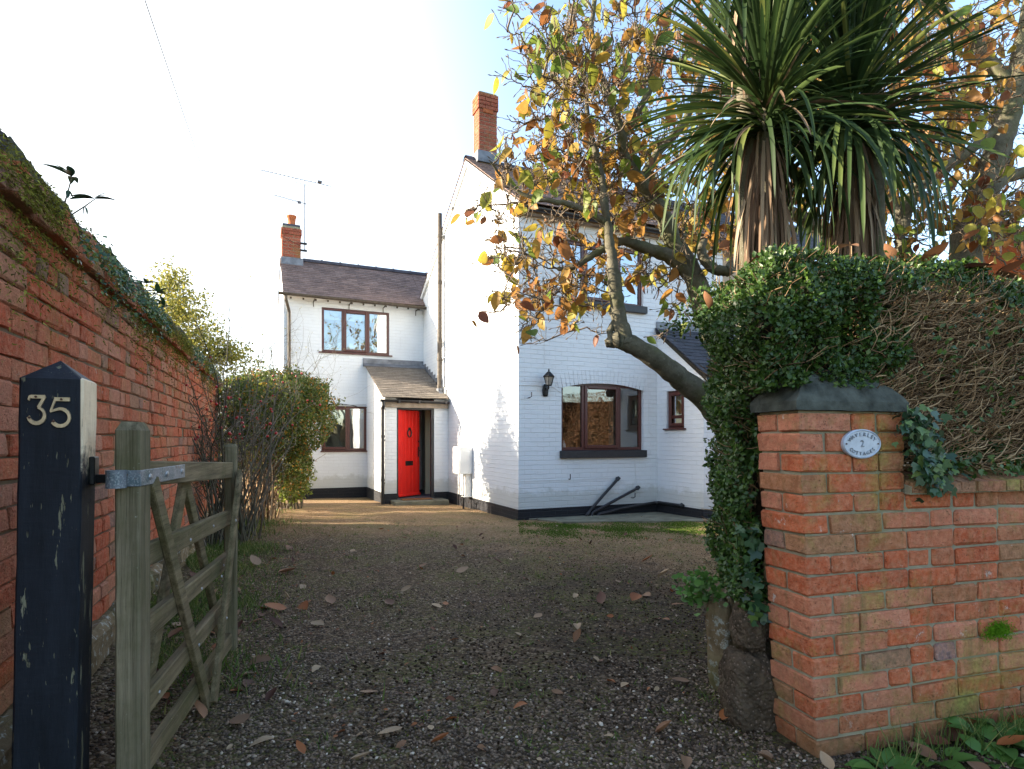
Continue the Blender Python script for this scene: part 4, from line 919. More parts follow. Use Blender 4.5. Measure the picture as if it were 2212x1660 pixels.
def toadflax():
    N = 1500; ctr = np.concatenate([rng.uniform(-1.4, 1.6, 14), rng.uniform(1.6, 5.5, 8)]); k = rng.integers(0, len(ctr), N)
    x = ctr[k] + rng.normal(0, .10, N); z = 2.02 - np.abs(rng.normal(0, .07, N)) + rng.uniform(-.02, .10, N)
    y = np.where(z > 1.955, -.06, -.02) - rng.uniform(0, .035, N)
    P = wall_local(x, y, z); f = rdir(N) + np.array([.7, -.2, -.6]); n = rdir(N) * .6 + np.array([.9, -.3, .5])
    return scatter('creeping_plant', *leaf_tmpl(2, .5, .1, .1), frames(f, n, rng.uniform(.010, .024, N)), P, rng.random(N) * .5 + .5, M_ivy)
tag(toadflax(), 'small leaved creeper trailing along the top of the left brick wall', kind='stuff')
# unseen building added beyond the left wall to shade the hedge and near drive
ob = thing('shade_blocker', 'unseen brick block with slate roof, added beyond the left wall to cast shade', 'shade_blocker', (-8.2, 1.2, 0), 0)
m = MB(); bricks(m, -2.2, 2.2, 0, 3.2, 0, .1); ob_f = m.build('brick_face', M_brick_old, ob); ob_f.location = (2.2, 0, 0); ob_f.rotation_euler = (0, 0, R(90))
m = MB(); m.box((-2.2, -4.2, -.2), (2.18, 4.2, 3.25)); m.build('wall', M_mortar_old, ob)
m = MB(); m.prism([(-2.5, -4.4, 3.1), (2.45, -4.4, 3.1), (2.45, -4.4, 3.2), (.9, -4.4, 4.5), (-.9, -4.4, 4.5), (-2.5, -4.4, 3.2)], (0, 8.8, 0)); m.build('roof', M_slate, ob)
# three seedlings growing out of the wall top
def sprig(x, z, stems, label):
    o = thing('wall_seedling', label, 'plant', tuple(wall_local(np.array(x), np.array(0.06), np.array(z))))
    m = MB(); tips = []
    for (dx, dy, dz) in stems:
        pts = [(0, 0, -.05), (dx * .3, dy * .3, dz * .45), (dx * .7, dy * .7, dz * .75), (dx, dy, dz)]; m.tube(pts, [.004, .0035, .003, .002], 5); tips.append(np.array(pts[-1])); tips.append(np.array(pts[2]))
    m.build('stem', M_twig, o); L, f, n, s = [], [], [], []
    for i, t in enumerate(tips):
        up = i % 2 == 0
        for q in range(6 if up else 3):
            L.append(t); d = rdir(1)[0]; d[2] = abs(d[2]) * .3 + .12 if up else -.9; f.append(d); n.append((0, .1, 1)); s.append(rng.uniform(.07, .11) if up else rng.uniform(.03, .06))
    scatter('leaf_cluster', *leaf_tmpl(5, .16, .3, .3), frames(np.array(f), np.array(n), np.array(s)), np.array(L), rng.random(len(L)) * .8, M_ivy, o)
sprig(-.40, 2.10, [(.05, .0, .24), (.12, .05, .16)], 'green leafed seedling sprouting from the wall top nearest the camera')
sprig(1.35, 2.12, [(.02, 0, .17), (-.04, .03, .12), (.10, .0, .10)], 'withered seedling on the wall top in front of the yellow tree')
sprig(1.85, 2.12, [(.0, 0, .23), (.05, .02, .12)], 'dark shrivelled seedling standing tallest on the wall top')

# black gate post with house number
bp = thing('gate_post', 'peeling blue-black timber gate post with brass number 35', 'gate post', (-1.240, 1.70, 0), R(22.3))
def lean_b(V): V = V.copy(); V[:, 0] += .017 * (V[:, 2] - 1.3); return V
def post_mesh(m, w, d, zt, apex, n=26):
    zs = np.linspace(-.3, zt, n); e = .006; ring = [(-w + e, 0), (-e, 0), (0, e), (0, d - e), (-e, d), (-w + e, d), (-w, d - e), (-w, e)]
    V = [(x + rng.normal(0, .0006), y + rng.normal(0, .0006), z) for z in zs for x, y in ring]; k = 8
    fs = [(i * k + q, i * k + (q + 1) % k, (i + 1) * k + (q + 1) % k, (i + 1) * k + q) for i in range(n - 1) for q in range(k)]
    b = len(V); V.append((-w / 2, d / 2, apex)); fs += [((n - 1) * k + q, (n - 1) * k + (q + 1) % k, b) for q in range(k)]
    m.add(V, fs)
m = MB(); post_mesh(m, .150, .15, 1.325, 1.385); m.build('post', M_post, bp, xf=lean_b)
def ribbon(m, pts, ws, z0, x0, sx, sz, y0=-.008, y1=-.001):
    P = np.array(pts, float); t = np.gradient(P, axis=0); t /= np.linalg.norm(t, axis=1, keepdims=True) + 1e-9; nn = np.stack([-t[:, 1], t[:, 0]], 1)
    w = np.array(ws)[:, None] / 2; A, B = P + nn * w, P - nn * w; V = []; n = len(P)
    for Q, y in ((A, y0), (B, y0), (A, y1), (B, y1)):
        for q in Q: V.append((x0 + q[0] * sx, y, z0 + q[1] * sz))
    fs = []
    for i in range(n - 1): fs += [(i, i + 1, n + i + 1, n + i), (2 * n + i, 3 * n + i, 3 * n + i + 1, 2 * n + i + 1), (i, 2 * n + i, 2 * n + i + 1, i + 1), (n + i, n + i + 1, 3 * n + i + 1, 3 * n + i)]
    fs += [(0, n, 3 * n, 2 * n), (n - 1, 2 * n + n - 1, 3 * n + n - 1, 2 * n - 1)]; m.add(V, fs, .5)
def arc(cx, cy, rx, ry, a0, a1, n=14): return [(cx + rx * math.cos(R(a)), cy + ry * math.sin(R(a))) for a in np.linspace(a0, a1, n)]
# "3": flat top, diagonal, round bowl
m = MB(); ribbon(m, [(.06, .82), (.12, .93), (.2, .94), (.9, .94)], [.10, .11, .12, .12], 1.195, -.1285, .045, .082)
ribbon(m, [(.90, .97), (.55, .55)], [.13, .15], 1.195, -.1285, .045, .082, -.0077)
a3 = arc(.46, .30, .42, .27, 80, -170); ribbon(m, a3, list(np.interp(np.linspace(0, 1, 14), [0, .35, .7, 1], [.07, .17, .13, .15])), 1.195, -.1285, .045, .082, -.0083)
n3 = m.build('number_three', M_brass, bp)
for p in ((-.1085, 1.272), (-.1235, 1.213)):
    m = MB(); m.tube([(p[0], -.0078, p[1]), (p[0], -.0105, p[1])], .0032, 10); m.build('screw', M_screw, n3)
m = MB(); ribbon(m, [(.22, .93), (.95, .93)], [.13, .13], 1.190, -.0775, .050, .082)
ribbon(m, [(.28, .96), (.04, .50)], [.10, .09], 1.190, -.0775, .050, .082, -.0077)
ribbon(m, [(.02, .50)] + arc(.50, .30, .43, .30, 118, -150), list(np.interp(np.linspace(0, 1, 15), [0, .4, .75, 1], [.07, .15, .12, .15])), 1.190, -.0775, .050, .082, -.0083)
n5 = m.build('number_five', M_brass, bp)
for p in ((-.0495, 1.266), (-.068, 1.203)):
    m = MB(); m.tube([(p[0], -.0078, p[1]), (p[0], -.0105, p[1])], .0032, 10); m.build('screw', M_screw, n5)
m = MB(); m.box((-.004, .07, 1.015), (.012, .12, 1.10), bev=.003); m.beam((.01, .085, 1.033), (.128, .035, 1.033), .026, .012, bev=.002); m.tube([(.128, .035, 1.02), (.128, .035, 1.115)], .010, 10)
m.build('hinge_pin_bracket', M_iron, bp)

# field gate swung open against the wall
GR = math.atan2(.9693, -.2459)
gate = thing('field_gate', 'weathered five bar timber gate standing open beside the numbered post', 'gate', (-1.109, 1.75, 0), GR)
GL = 1.39
m = MB(); 
def chpost(m, x0, x1, y0, y1, z0, zt, ch):
    V = []; n = 20
    e = .006
    for z in list(np.linspace(z0, zt - ch, n)):
        for x, y in ((x0 + e, y0), (x1 - e, y0), (x1, y0 + e), (x1, y1 - e), (x1 - e, y1), (x0 + e, y1), (x0, y1 - e), (x0, y0 + e)): V.append((x + rng.normal(0, .0005), y + rng.normal(0, .0005), z))
    q = ch * .75
    for x, y in ((x0 + q, y0 + q * .6), (x1 - q, y0 + q * .6), (x1 - q, y0 + q * .6), (x1 - q, y1 - q * .6), (x1 - q, y1 - q * .6), (x0 + q, y1 - q * .6), (x0 + q, y1 - q * .6), (x0 + q, y0 + q * .6)): V.append((x, y, zt))
    k = 8; fs = [(i * k + j, i * k + (j + 1) % k, (i + 1) * k + (j + 1) % k, (i + 1) * k + j) for i in range(n) for j in range(k)]; fs.append(tuple(range(n * k, n * k + 8))); m.add(V, fs)
chpost(m, 0, .098, 0, .066, -.02, 1.205, .026); m.build('hinge_stile', M_gate_v, gate)
m = MB(); chpost(m, 1.345, 1.40, -.004, .052, .06, 1.130, .014); m.build('closing_stile', M_gate_v, gate)
def rail(z0, z1, h, y0=.013, y1=.045, nm='bar'):
    m = MB(); m.beam((.097, (y0 + y1) / 2, z0), (1.346, (y0 + y1) / 2, z1), h, y1 - y0, bev=.004, jit=.0006); return m.build(nm, M_gate, gate)
rail(1.045, .995, .080, .008, .056, 'top_rail'); 
for z0, z1 in ((.785, .752), (.552, .542), (.312, .330), (.125, .115)): rail(z0, z1, .072)
def brace(p0, p1, y, w=.058): m = MB(); m.beam((p0[0], y, p0[1]), (p1[0], y, p1[1]), w, .022, up=(0, 1, 0) if False else (0, 0, 1), bev=.003, jit=.0006); return m.build('brace', M_gate, gate)
brace((.115, 1.02), (.815, -.01), .002); brace((1.36, .985), (.80, .02), -.021)
brace((.66, .99), (.125, .12), .057); brace((.67, .99), (1.30, .14), .057)
m = MB(); m.box((.0, -.005, 1.012), (.445, .0, 1.060), bev=.0015); m.box((-.006, -.005, 1.012), (-.0005, .07, 1.060), bev=.0015); m.tube([(-.026, .052, 1.010), (-.026, .052, 1.062)], .026, 14)
m.build('hinge_strap', M_strap, gate)
for x in (.075, .235, .405):
    m = MB(); m.lathe([(.0105, 0), (.009, .003), (.004, .006)], (0, 0, 0), 10); m.build('bolt', M_steel, gate, loc=(x, -.005, 1.036)).rotation_euler = (R(90), 0, 0)
for x, z, y in ((.28, .78, .013), (.50, .77, -.009), (.95, .76, .013), (.66, .545, -.009), (1.15, .54, .013), (.62, .33, -.009), (1.0, .325, -.032), (.22, .31, .013), (.90, .54, -.032), (1.2, .75, -.032)):
    m = MB(); m.lathe([(.007, 0), (.0055, .003), (.001, .0045)], (0, 0, 0), 8); m.build('bolt', M_steel, gate, loc=(x, y, z)).rotation_euler = (R(90), 0, 0)

# ------------------------------------------------------------------ right pillar and low wall
PR = R(16); PO = (1.102, 2.12, 0)
def lean_p(V):
    V = V.copy(); V[:, 0] -= 0.069 * np.clip(V[:, 2], -.3, 2) * np.clip(1 - V[:, 0] / 1.2, 0, 1.4); return V
def Pw(s, d, z):      # pillar frame -> world
    s = np.asarray(s, float) - 0.069 * np.clip(z, -.3, 2) * np.clip(1 - np.asarray(s, float) / 1.2, 0, 1.4)
    c, q = math.cos(PR), math.sin(PR)
    return np.stack([PO[0] + c * s - q * d, PO[1] + q * s + c * d, np.broadcast_to(z, np.shape(s)).astype(float)], -1)
pil = thing('brick_pillar', 'leaning red brick pillar with stone cap at the right of the entrance', 'pillar', PO, PR)
m = MB(); p = .0742; nC = 17; zb = -.005
for r in range(-1, nC):
    z = zb + r * p; zz = z + p - .0088; q = lambda: rng.normal(0, .0022); B = lambda: rng.uniform(.003, .007)
    pil_w = .45
    if r % 2 == 0:
        m.box((q(), q(), z), (.215, .105, zz), bev=B(), jit=.0016)
        m.box((q(), .116, z), (.10, .222, zz), bev=B(), jit=.0016)
        cuts = [(.226, .45)]
        if z > .87: cuts = [(.226, .44)] if rng.random() < .5 else [(.226, .328), (.339, .45)]
    else:
        m.box((q(), q(), z), (.102, .222, zz), bev=B(), jit=.0016)
        cuts = [(.113, .328), (.339, .45)] if z > .87 else [(.113, .338)]
    for a, b in cuts: m.box((a, q(), z), (b, .10, zz), bev=B(), jit=.0016)
    if z > .87:
        m.box((.35, .12, z), (.452, .222, zz), bev=B(), jit=.0016)
m.build('brickwork', M_brick, pil, xf=lean_p)
m = MB(); m.box((.010, .010, -.1), (.440, .212, 1.2565)); m.build('mortar', M_mortar, pil, xf=lean_p)
def cap():
    m = MB(); x0, x1, y0, y1 = -.014, .462, -.014, .236; n = 10; V = []; cx, cy = (x0 + x1) / 2, (y0 + y1) / 2
    prof = [(1, 1.2575), (1.0, 1.290), (.94, 1.310), (.80, 1.345), (.60, 1.378), (.40, 1.403), (.2, 1.418), (.0, 1.422)]
    ring = []; k = 8
    for t in range(k): ring.append((x0 + (x1 - x0) * t / k, y0))
    for t in range(k): ring.append((x1, y0 + (y1 - y0) * t / k))
    for t in range(k): ring.append((x1 - (x1 - x0) * t / k, y1))
    for t in range(k): ring.append((x0, y1 - (y1 - y0) * t / k))
    nn = len(ring)
    for s, z in prof:
        for (x, y) in ring: V.append((cx + (x - cx) * max(s, .001) + rng.normal(0, .0012), cy + (y - cy) * max(s, .001) + rng.normal(0, .0012), z + rng.normal(0, .001)))
    fs = [(i * nn + j, i * nn + (j + 1) % nn, (i + 1) * nn + (j + 1) % nn, (i + 1) * nn + j) for i in range(len(prof) - 1) for j in range(nn)]; fs.append(tuple(range(nn))[::-1])
    m.add(V, fs); m.build('cap', M_cap, pil, xf=lean_p)
cap()
lwr = thing('low_brick_wall', 'low red brick wall with slanted coping running right from the pillar', 'wall', PO, PR)
m = MB()
for r in range(-1, 13):
    z = zb + r * p; zz = z + p - .0088; x = .461 if (r % 2 == 0 or z > .87) else .349; first = True
    while x < 3.6:
        w = .226
        if rng.random() < .15: w = .113
        if r >= 12: pass
        m.box((x, rng.normal(0, .0025) + (.004 if rng.random() < .06 else 0), z), (x + w - .0105, .10, zz), bev=rng.uniform(.004, .010), jit=.002); x += w; first = False
m.build('brickwork', M_brick, lwr, xf=lean_p)
m = MB(); m.box((.445, .0115, -.1), (3.6, .222, .940)); m.build('mortar', M_mortar, lwr, xf=lean_p)
m = MB(); x = .462
while x < 3.6:
    w = .076 + rng.normal(0, .002); y0 = -.028 + rng.normal(0, .003); sl = .03
    P = [(x, y0, .948), (x, y0, .988), (x, .19, 1.040), (x, .19, .948)]; e = .003
    V = [(a + (0 if k < 4 else w - .008) - (b + .03) * .12, b, c) for k, (a, b, c) in enumerate(P + P)]
    V = np.array(V) + rng.normal(0, .0015, (8, 3))
    m.add(V, [(0, 1, 2, 3), (4, 7, 6, 5), (0, 4, 5, 1), (1, 5, 6, 2), (2, 6, 7, 3), (3, 7, 4, 0)]); x += w
m.build('coping', brick_mat('mossy_coping_brick', [(0, (.20, .09, .05)), (.6, (.24, .13, .07)), (1, (.30, .12, .06))], .8, .2), lwr, xf=lean_p)
m = MB(); m.prism([(.453, -.018, .944), (.453, -.018, .975), (.453, .19, 1.028), (.453, .19, .944)], (3.2, 0, 0)); m.build('coping_mortar', M_mortar, lwr, xf=lean_p)

# oval name plaque
pq = thing('name_plaque', 'oval cast metal cottage name plate numbered 2 on the brick pillar', 'plaque', tuple(Pw(.252, -.004, 1.136)), PR)
def oval(rx, rz, y0, y1, n=40, rnd=.5):
    V = [(rx * math.cos(2 * math.pi * k / n), y, rz * math.sin(2 * math.pi * k / n)) for y in (y0, y1) for k in range(n)]
    return V, [tuple(range(n))] + [(k, (k + 1) % n, n + (k + 1) % n, n + k) for k in range(n)]
m = MB(); m.add(*oval(.087, .054, -.007, .004)); m.build('plate', M_plaque, pq, rotz=0)
m = MB(); n = 48; pts = [(.083 * math.cos(2 * math.pi * k / n), -.0075, .050 * math.sin(2 * math.pi * k / n)) for k in range(n + 1)]; m.tube(pts, .0028, 6, caps=False); m.build('raised_rim', M_plaque, pq)
M_letter = simple('worn_raised_lettering', (0.20, 0.225, 0.26), 0.5, 0.4, 0.2, 60, 0.4)
def text_mesh(ch, size):
    cu = bpy.data.curves.new('letter', 'FONT'); cu.body = ch; cu.size = size; cu.extrude = .0016; cu.align_x = 'CENTER'; cu.align_y = 'CENTER'; cu.resolution_u = 2
    o = bpy.data.objects.new('tmp', cu); C.objects.link(o); bpy.context.view_layer.update()
    me = bpy.data.meshes.new_from_object(o.evaluated_get(bpy.context.evaluated_depsgraph_get())); bpy.data.objects.remove(o); bpy.data.curves.remove(cu)
    V = np.array([v.co[:] for v in me.vertices]) if len(me.vertices) else np.zeros((0, 3)); fs = [tuple(p.vertices) for p in me.polygons]; bpy.data.meshes.remove(me); return V, fs
def arc_text(name, word, a0, a1, rx, rz, size, flip=False):
    m = MB()
    for i, ch in enumerate(word):
        a = R(a0 + (a1 - a0) * i / (len(word) - 1)); V, fs = text_mesh(ch, size)
        th_ = math.atan2(-rx * math.sin(a), 0) if False else None
        tx, tz = -rx * math.sin(a), rz * math.cos(a)
        if not flip: tx, tz = -tx, -tz
        al = math.atan2(tz, tx)
        x = V[:, 0] * math.cos(al) - V[:, 1] * math.sin(al); z = V[:, 0] * math.sin(al) + V[:, 1] * math.cos(al)
        m.add(np.stack([x + rx * math.cos(a), -.0085 - V[:, 2] * .9, z + rz * math.sin(a)], 1), fs, .5)
    m.build(name, M_letter, pq)
arc_text('upper_lettering', 'WAVERLEY', 152, 28, .062, .0345, .0195)
arc_text('lower_lettering', 'COTTAGES', 214, 326, .062, .0365, .0185, True)
V, fs = text_mesh('2', .036); m = MB(); m.add(np.stack([V[:, 0], -.0085 - V[:, 2] * .9, V[:, 1]], 1), fs, .5); m.build('numeral', M_letter, pq)
for sx in (-.073, .073): m = MB(); m.tube([(sx, -.007, 0), (sx, -.0105, 0)], .0028, 8); m.build('screw', M_screw, pq)

# ------------------------------------------------------------------ stone post, rubble
def rock(name, c, dims, seed, mat, label=None, cat=None, box=.5, parent=None):
    n = 18; V = []; fs = []
    for i in range(n + 1):
        for j in range(n * 2):
            th_, ph = math.pi * i / n, math.pi * j / n; v = np.array([math.sin(th_) * math.cos(ph), math.sin(th_) * math.sin(ph), math.cos(th_)])
            v = v / (np.abs(v) ** (1 / (1 - box * .85 + 1e-6))).sum() ** (1 - box * .85) if box > 0 else v; V.append(v)
    k = n * 2; fs = [(i * k + j, i * k + (j + 1) % k, (i + 1) * k + (j + 1) % k, (i + 1) * k + j) for i in range(n) for j in range(k)]
    V = np.array(V); _, D = lumpy(V, .055, 2.4, seed); _, D2 = lumpy(V, .045, 8, seed + 1); V = V * (1 + D[:, None] + D2[:, None]) * np.array(dims) + rng.normal(0, .0012, V.shape)
    m = MB(); m.add(V, fs); o = m.build(name, mat, parent, smooth=True, loc=tuple(c)); 
    if label: tag(o, label, cat)
    return o
sp = rock('stone_post', Wp(1568, 1400, 2.74), (.062, .07, .235), 5, M_stone, 'short lichened stone post at the foot of the hedge', 'stone post', .93); sp.rotation_euler = (0, R(-2), R(20))
_t = NT('pebbly_pinkish_mortar', .95, .1); _v = _t.obj(); _b = _t.ramp(_t.noise(_v, 9, 7, .75), [(.3, (.035, .028, .018)), (.55, (.13, .095, .065)), (.75, (.09, .09, .035))])
_b = _t.mix(_t.ramp(_t.vor(_v, 60), [(.18, .7), (.26, 0.0)]), _b, (.30, .22, .17)); _t.col(_b); _t.nor(_t.bump(_t.math('ADD', _t.noise(_v, 30, 8, .8), _t.vor(_v, 60)), 1.0, .02)); M_rubble = _t.m
rock('mortar_lump', Pw(.0, .34, .37), (.065, .09, .10), 8, M_rubble, 'upper pinkish lump of pebbly mortar beside the brick pillar', 'rubble', .75)
rock('mortar_lump', Pw(-.02, .33, .12), (.10, .11, .16), 9, M_rubble, 'lower mossy lump of pebbly mortar beside the brick pillar', 'rubble', .93)

# ------------------------------------------------------------------ vegetation helpers
def tubes_from_paths(name, paths, mat, parent, n=5, smooth=True):
    m = MB(); ang = np.arange(n) / n * 2 * math.pi; ca, sa = np.cos(ang), np.sin(ang); Vs = []; idx = []; base = 0; rn = []
    for pts, rad in paths:
        pts = np.asarray(pts, float); k = len(pts); rad = np.broadcast_to(np.asarray(rad, float), (k,))
        t = np.gradient(pts, axis=0); t /= np.linalg.norm(t, axis=1, keepdims=True) + 1e-9
        ref = np.where(np.abs(t[:, 2:3]) < .9, [[0, 0, 1.0]], [[1.0, 0, 0]]); ref = np.broadcast_to(ref[0], (k, 3))
        u = np.cross(t, ref); u /= np.linalg.norm(u, axis=1, keepdims=True) + 1e-9; w = np.cross(t, u)
        V = pts[:, None, :] + rad[:, None, None] * (ca[None, :, None] * u[:, None, :] + sa[None, :, None] * w[:, None, :]); Vs.append(V.reshape(-1, 3))
        i, j = np.meshgrid(np.arange(k - 1), np.arange(n), indexing='ij'); a = (base + i * n + j).ravel(); b = (base + i * n + (j + 1) % n).ravel()
        idx.append(np.stack([a, b, b + n, a + n], 1).ravel()); base += k * n; rn.append(np.full((k - 1) * n, rng.random()))
    V = np.concatenate(Vs); idx = np.concatenate(idx)
    return link(name, raw_mesh(name, V, np.full(len(idx) // 4, 4), idx, mat, np.concatenate(rn), smooth), parent)
def spline(P, k=5):
    P = np.asarray(P, float); out = []; n = len(P)
    for i in range(n - 1):
        p0, p1, p2, p3 = P[max(i - 1, 0)], P[i], P[i + 1], P[min(i + 2, n - 1)]
        for t in np.linspace(0, 1, k, endpoint=False):
            out.append(.5 * (2 * p1 + (p2 - p0) * t + (2 * p0 - 5 * p1 + 4 * p2 - p3) * t * t + (3 * p1 - p0 - 3 * p2 + p3) * t ** 3))
    out.append(P[-1]); return np.array(out)
def limb(cp, k=6, wob=.006):
    pts = np.array([Wp(x, y, Y) for x, y, Y, r in cp]); rad = np.array([.86 * r * Y / F for x, y, Y, r in cp])
    s = spline(np.column_stack([pts, rad]), k); s[1:-1, :3] += rng.normal(0, wob, (len(s) - 2, 3)) * .5; s[:, 3] *= 1 + rng.normal(0, .05, len(s)); return s[:, :3], np.maximum(s[:, 3], .003)
def connect(sk, P, rmax, rmin, k=6, wob=.05):
    """path from the nearest skeleton node to P"""
    d = np.linalg.norm(sk - P, axis=1) + 0.25 * np.maximum(0, sk[:, 2] - P[2]); s = sk[np.argmin(d)]; D = P - s; L = np.linalg.norm(D) + 1e-6
    t = np.linspace(0, 1, k)[:, None]; w = rng.normal(0, wob * L, (k, 3)); w[0] = 0; w[-1] = 0
    side = rdir(1)[0] * L * .15
    pts = s + D * t + np.sin(t * math.pi) * side + w; return pts, np.linspace(rmax, rmin, k), s

# ------------------------------------------------------------------ magnolia trees
def magnolia(name, label, base, limbs, regions, nleaf_p, twl=(.05, .14)):
    tr = thing(name, label, 'tree', tuple(base)); off = np.array(base)
    paths = [(p - off, r) for p, r in (limb(l) for l in limbs)]
    tubes_from_paths('trunk', paths, M_bark, tr, 12)
    sk = np.concatenate([p for p, r in paths]); tw = []; tips = []
    targets = []
    for (px, py, rx, ry, Y, dY, N, gf) in regions:
        q = rng.normal(0, .52, (N, 2)); q = np.clip(q, -1.15, 1.15); Ys = Y + rng.uniform(-dY, dY, N)
        for i in range(N): targets.append((Wp(px + q[i, 0] * rx, py + q[i, 1] * ry, Ys[i]) - off, gf))
    order = np.argsort([np.min(np.linalg.norm(sk - t[0], axis=1)) for t in targets])
    for o_ in order:
        P, gf = targets[o_]; pts, rad, s = connect(sk, P, .0075, .0032, 7, .045); tw.append((pts, rad)); sk = np.concatenate([sk, pts[2:]])
        for q in range(rng.integers(5, 10)):
            st = pts[rng.integers(3, 7)]; d = rdir(1)[0] + nrm(P - s) * .7 + (0, 0, .25); L = rng.uniform(*twl); k = 4
            w = np.cumsum(rng.normal(0, .25, (k, 3)) + nrm(d), axis=0); w = np.vstack([[0, 0, 0], w]) * L / k; tp = st + w
            tw.append((tp, np.linspace(.003, .0017, k + 1))); tips.append((tp[-1], gf))
            tw.append((np.array([tp[-1], tp[-1] + nrm(w[-1]) * .018, tp[-1] + nrm(w[-1]) * .03]), np.array([.0025, .0045, .001])))   # furry bud
    tubes_from_paths('twigs', tw, M_twig, tr, 4)
    keep = [t for t in tips if rng.random() < nleaf_p * .42]; N = len(keep); L = np.array([t[0] for t in keep]); gf = np.array([t[1] for t in keep])
    f = rdir(N) * .75 + np.array([0, 0, -.85]); n = rdir(N) + np.array([-.2, -.6, .1]); s = rng.uniform(.065, .135, N)
    r = np.clip(np.where(rng.random(N) < gf, rng.uniform(0, .34, N), rng.beta(1.6, 2.0, N) * .64 + .30), 0, 1)
    n1 = N // 2
    wsc = np.stack([s * rng.uniform(.8, 1.25, N), s, s * rng.uniform(.2, 1.6, N)], 1)
    LF1, LF2 = leaf_tmpl(6, .27, .35, .35), leaf_tmpl(6, .30, .5, -.25)
    scatter('leaves', *LF1, frames(f[:n1], n[:n1], wsc[:n1]), L[:n1], r[:n1], M_mag, tr)
    scatter('leaves', *LF2, frames(f[n1:], n[n1:], wsc[n1:]), L[n1:], r[n1:], M_mag, tr)
    return tr
b1 = (1.75, 4.45, -.04)
magnolia('magnolia_tree', 'magnolia tree with crooked limbs and yellow-brown autumn leaves leaning over the hedge', b1,
    [[(1606, 1293, 4.45, 46), (1612, 1100, 4.45, 42), (1590, 960, 4.35, 38), (1535, 872, 4.2, 31), (1470, 818, 4.1, 27), (1405, 768, 4.0, 24), (1345, 736, 3.95, 23), (1322, 738, 3.95, 17), (1316, 740, 3.95, 12)],
     [(1352, 742, 3.95, 22), (1338, 690, 3.95, 20), (1330, 620, 3.95, 18), (1322, 560, 3.95, 14), (1312, 480, 4.0, 11), (1298, 380, 4.1, 9), (1270, 250, 4.2, 6), (1262, 120, 4.2, 4)],
     [(1326, 740, 3.95, 10), (1318, 715, 3.95, 9), (1330, 690, 3.96, 8), (1316, 670, 3.96, 6)],
     [(1600, 960, 4.4, 36), (1578, 820, 4.4, 32), (1530, 690, 4.4, 28), (1500, 600, 4.4, 25), (1455, 520, 4.4, 22), (1425, 450, 4.35, 19), (1390, 400, 4.3, 17), (1352, 345, 4.2, 14), (1345, 300, 4.2, 12), (1330, 240, 4.2, 10), (1300, 170, 4.25, 8), (1280, 60, 4.3, 6), (1300, -120, 4.3, 5)],
     [(1500, 605, 4.4, 19), (1450, 555, 4.35, 17), (1400, 538, 4.3, 15), (1345, 520, 4.2, 12), (1290, 545, 4.2, 9), (1240, 575, 4.2, 8), (1205, 580, 4.2, 5)],
     [(1385, 395, 4.3, 13), (1420, 330, 4.3, 11), (1480, 260, 4.4, 10), (1520, 150, 4.4, 9), (1540, 20, 4.4, 8), (1580, -200, 4.4, 6)],
     [(1345, 300, 4.2, 9), (1400, 200, 4.2, 8), (1440, 120, 4.2, 7), (1480, 150, 4.2, 6)],
     [(1300, 170, 4.25, 7), (1250, 130, 4.2, 6), (1200, 160, 4.1, 5), (1150, 190, 4.1, 3.5)],
     [(1312, 480, 4.0, 8), (1230, 440, 4.0, 7), (1160, 430, 4.0, 5), (1100, 400, 4.0, 4), (1060, 350, 3.9, 3)],
     [(1590, 900, 4.4, 18), (1640, 700, 4.5, 17), (1600, 570, 4.4, 15), (1570, 585, 4.3, 14), (1535, 575, 4.3, 13), (1515, 545, 4.3, 12), (1522, 515, 4.3, 9)]],
    [(1270, 170, 150, 190, 4.15, .7, 110, .55), (1200, 140, 90, 150, 4.0, .5, 45, .75), (1270, 400, 180, 130, 4.45, .45, 100, .22), (1270, 610, 170, 115, 4.45, .45, 75, .2), (1085, 480, 60, 190, 3.9, .35, 26, .35), (1150, 610, 90, 90, 3.9, .4, 30, .1),
     (1450, 110, 190, 180, 4.5, .8, 120, .3), (1430, 400, 160, 130, 4.6, .5, 62, .25), (1490, 600, 80, 120, 4.4, .4, 14, .3), (1350, -160, 260, 160, 4.4, .9, 70, .4), (1220, 330, 110, 120, 4.3, .5, 50, .3)], .60)
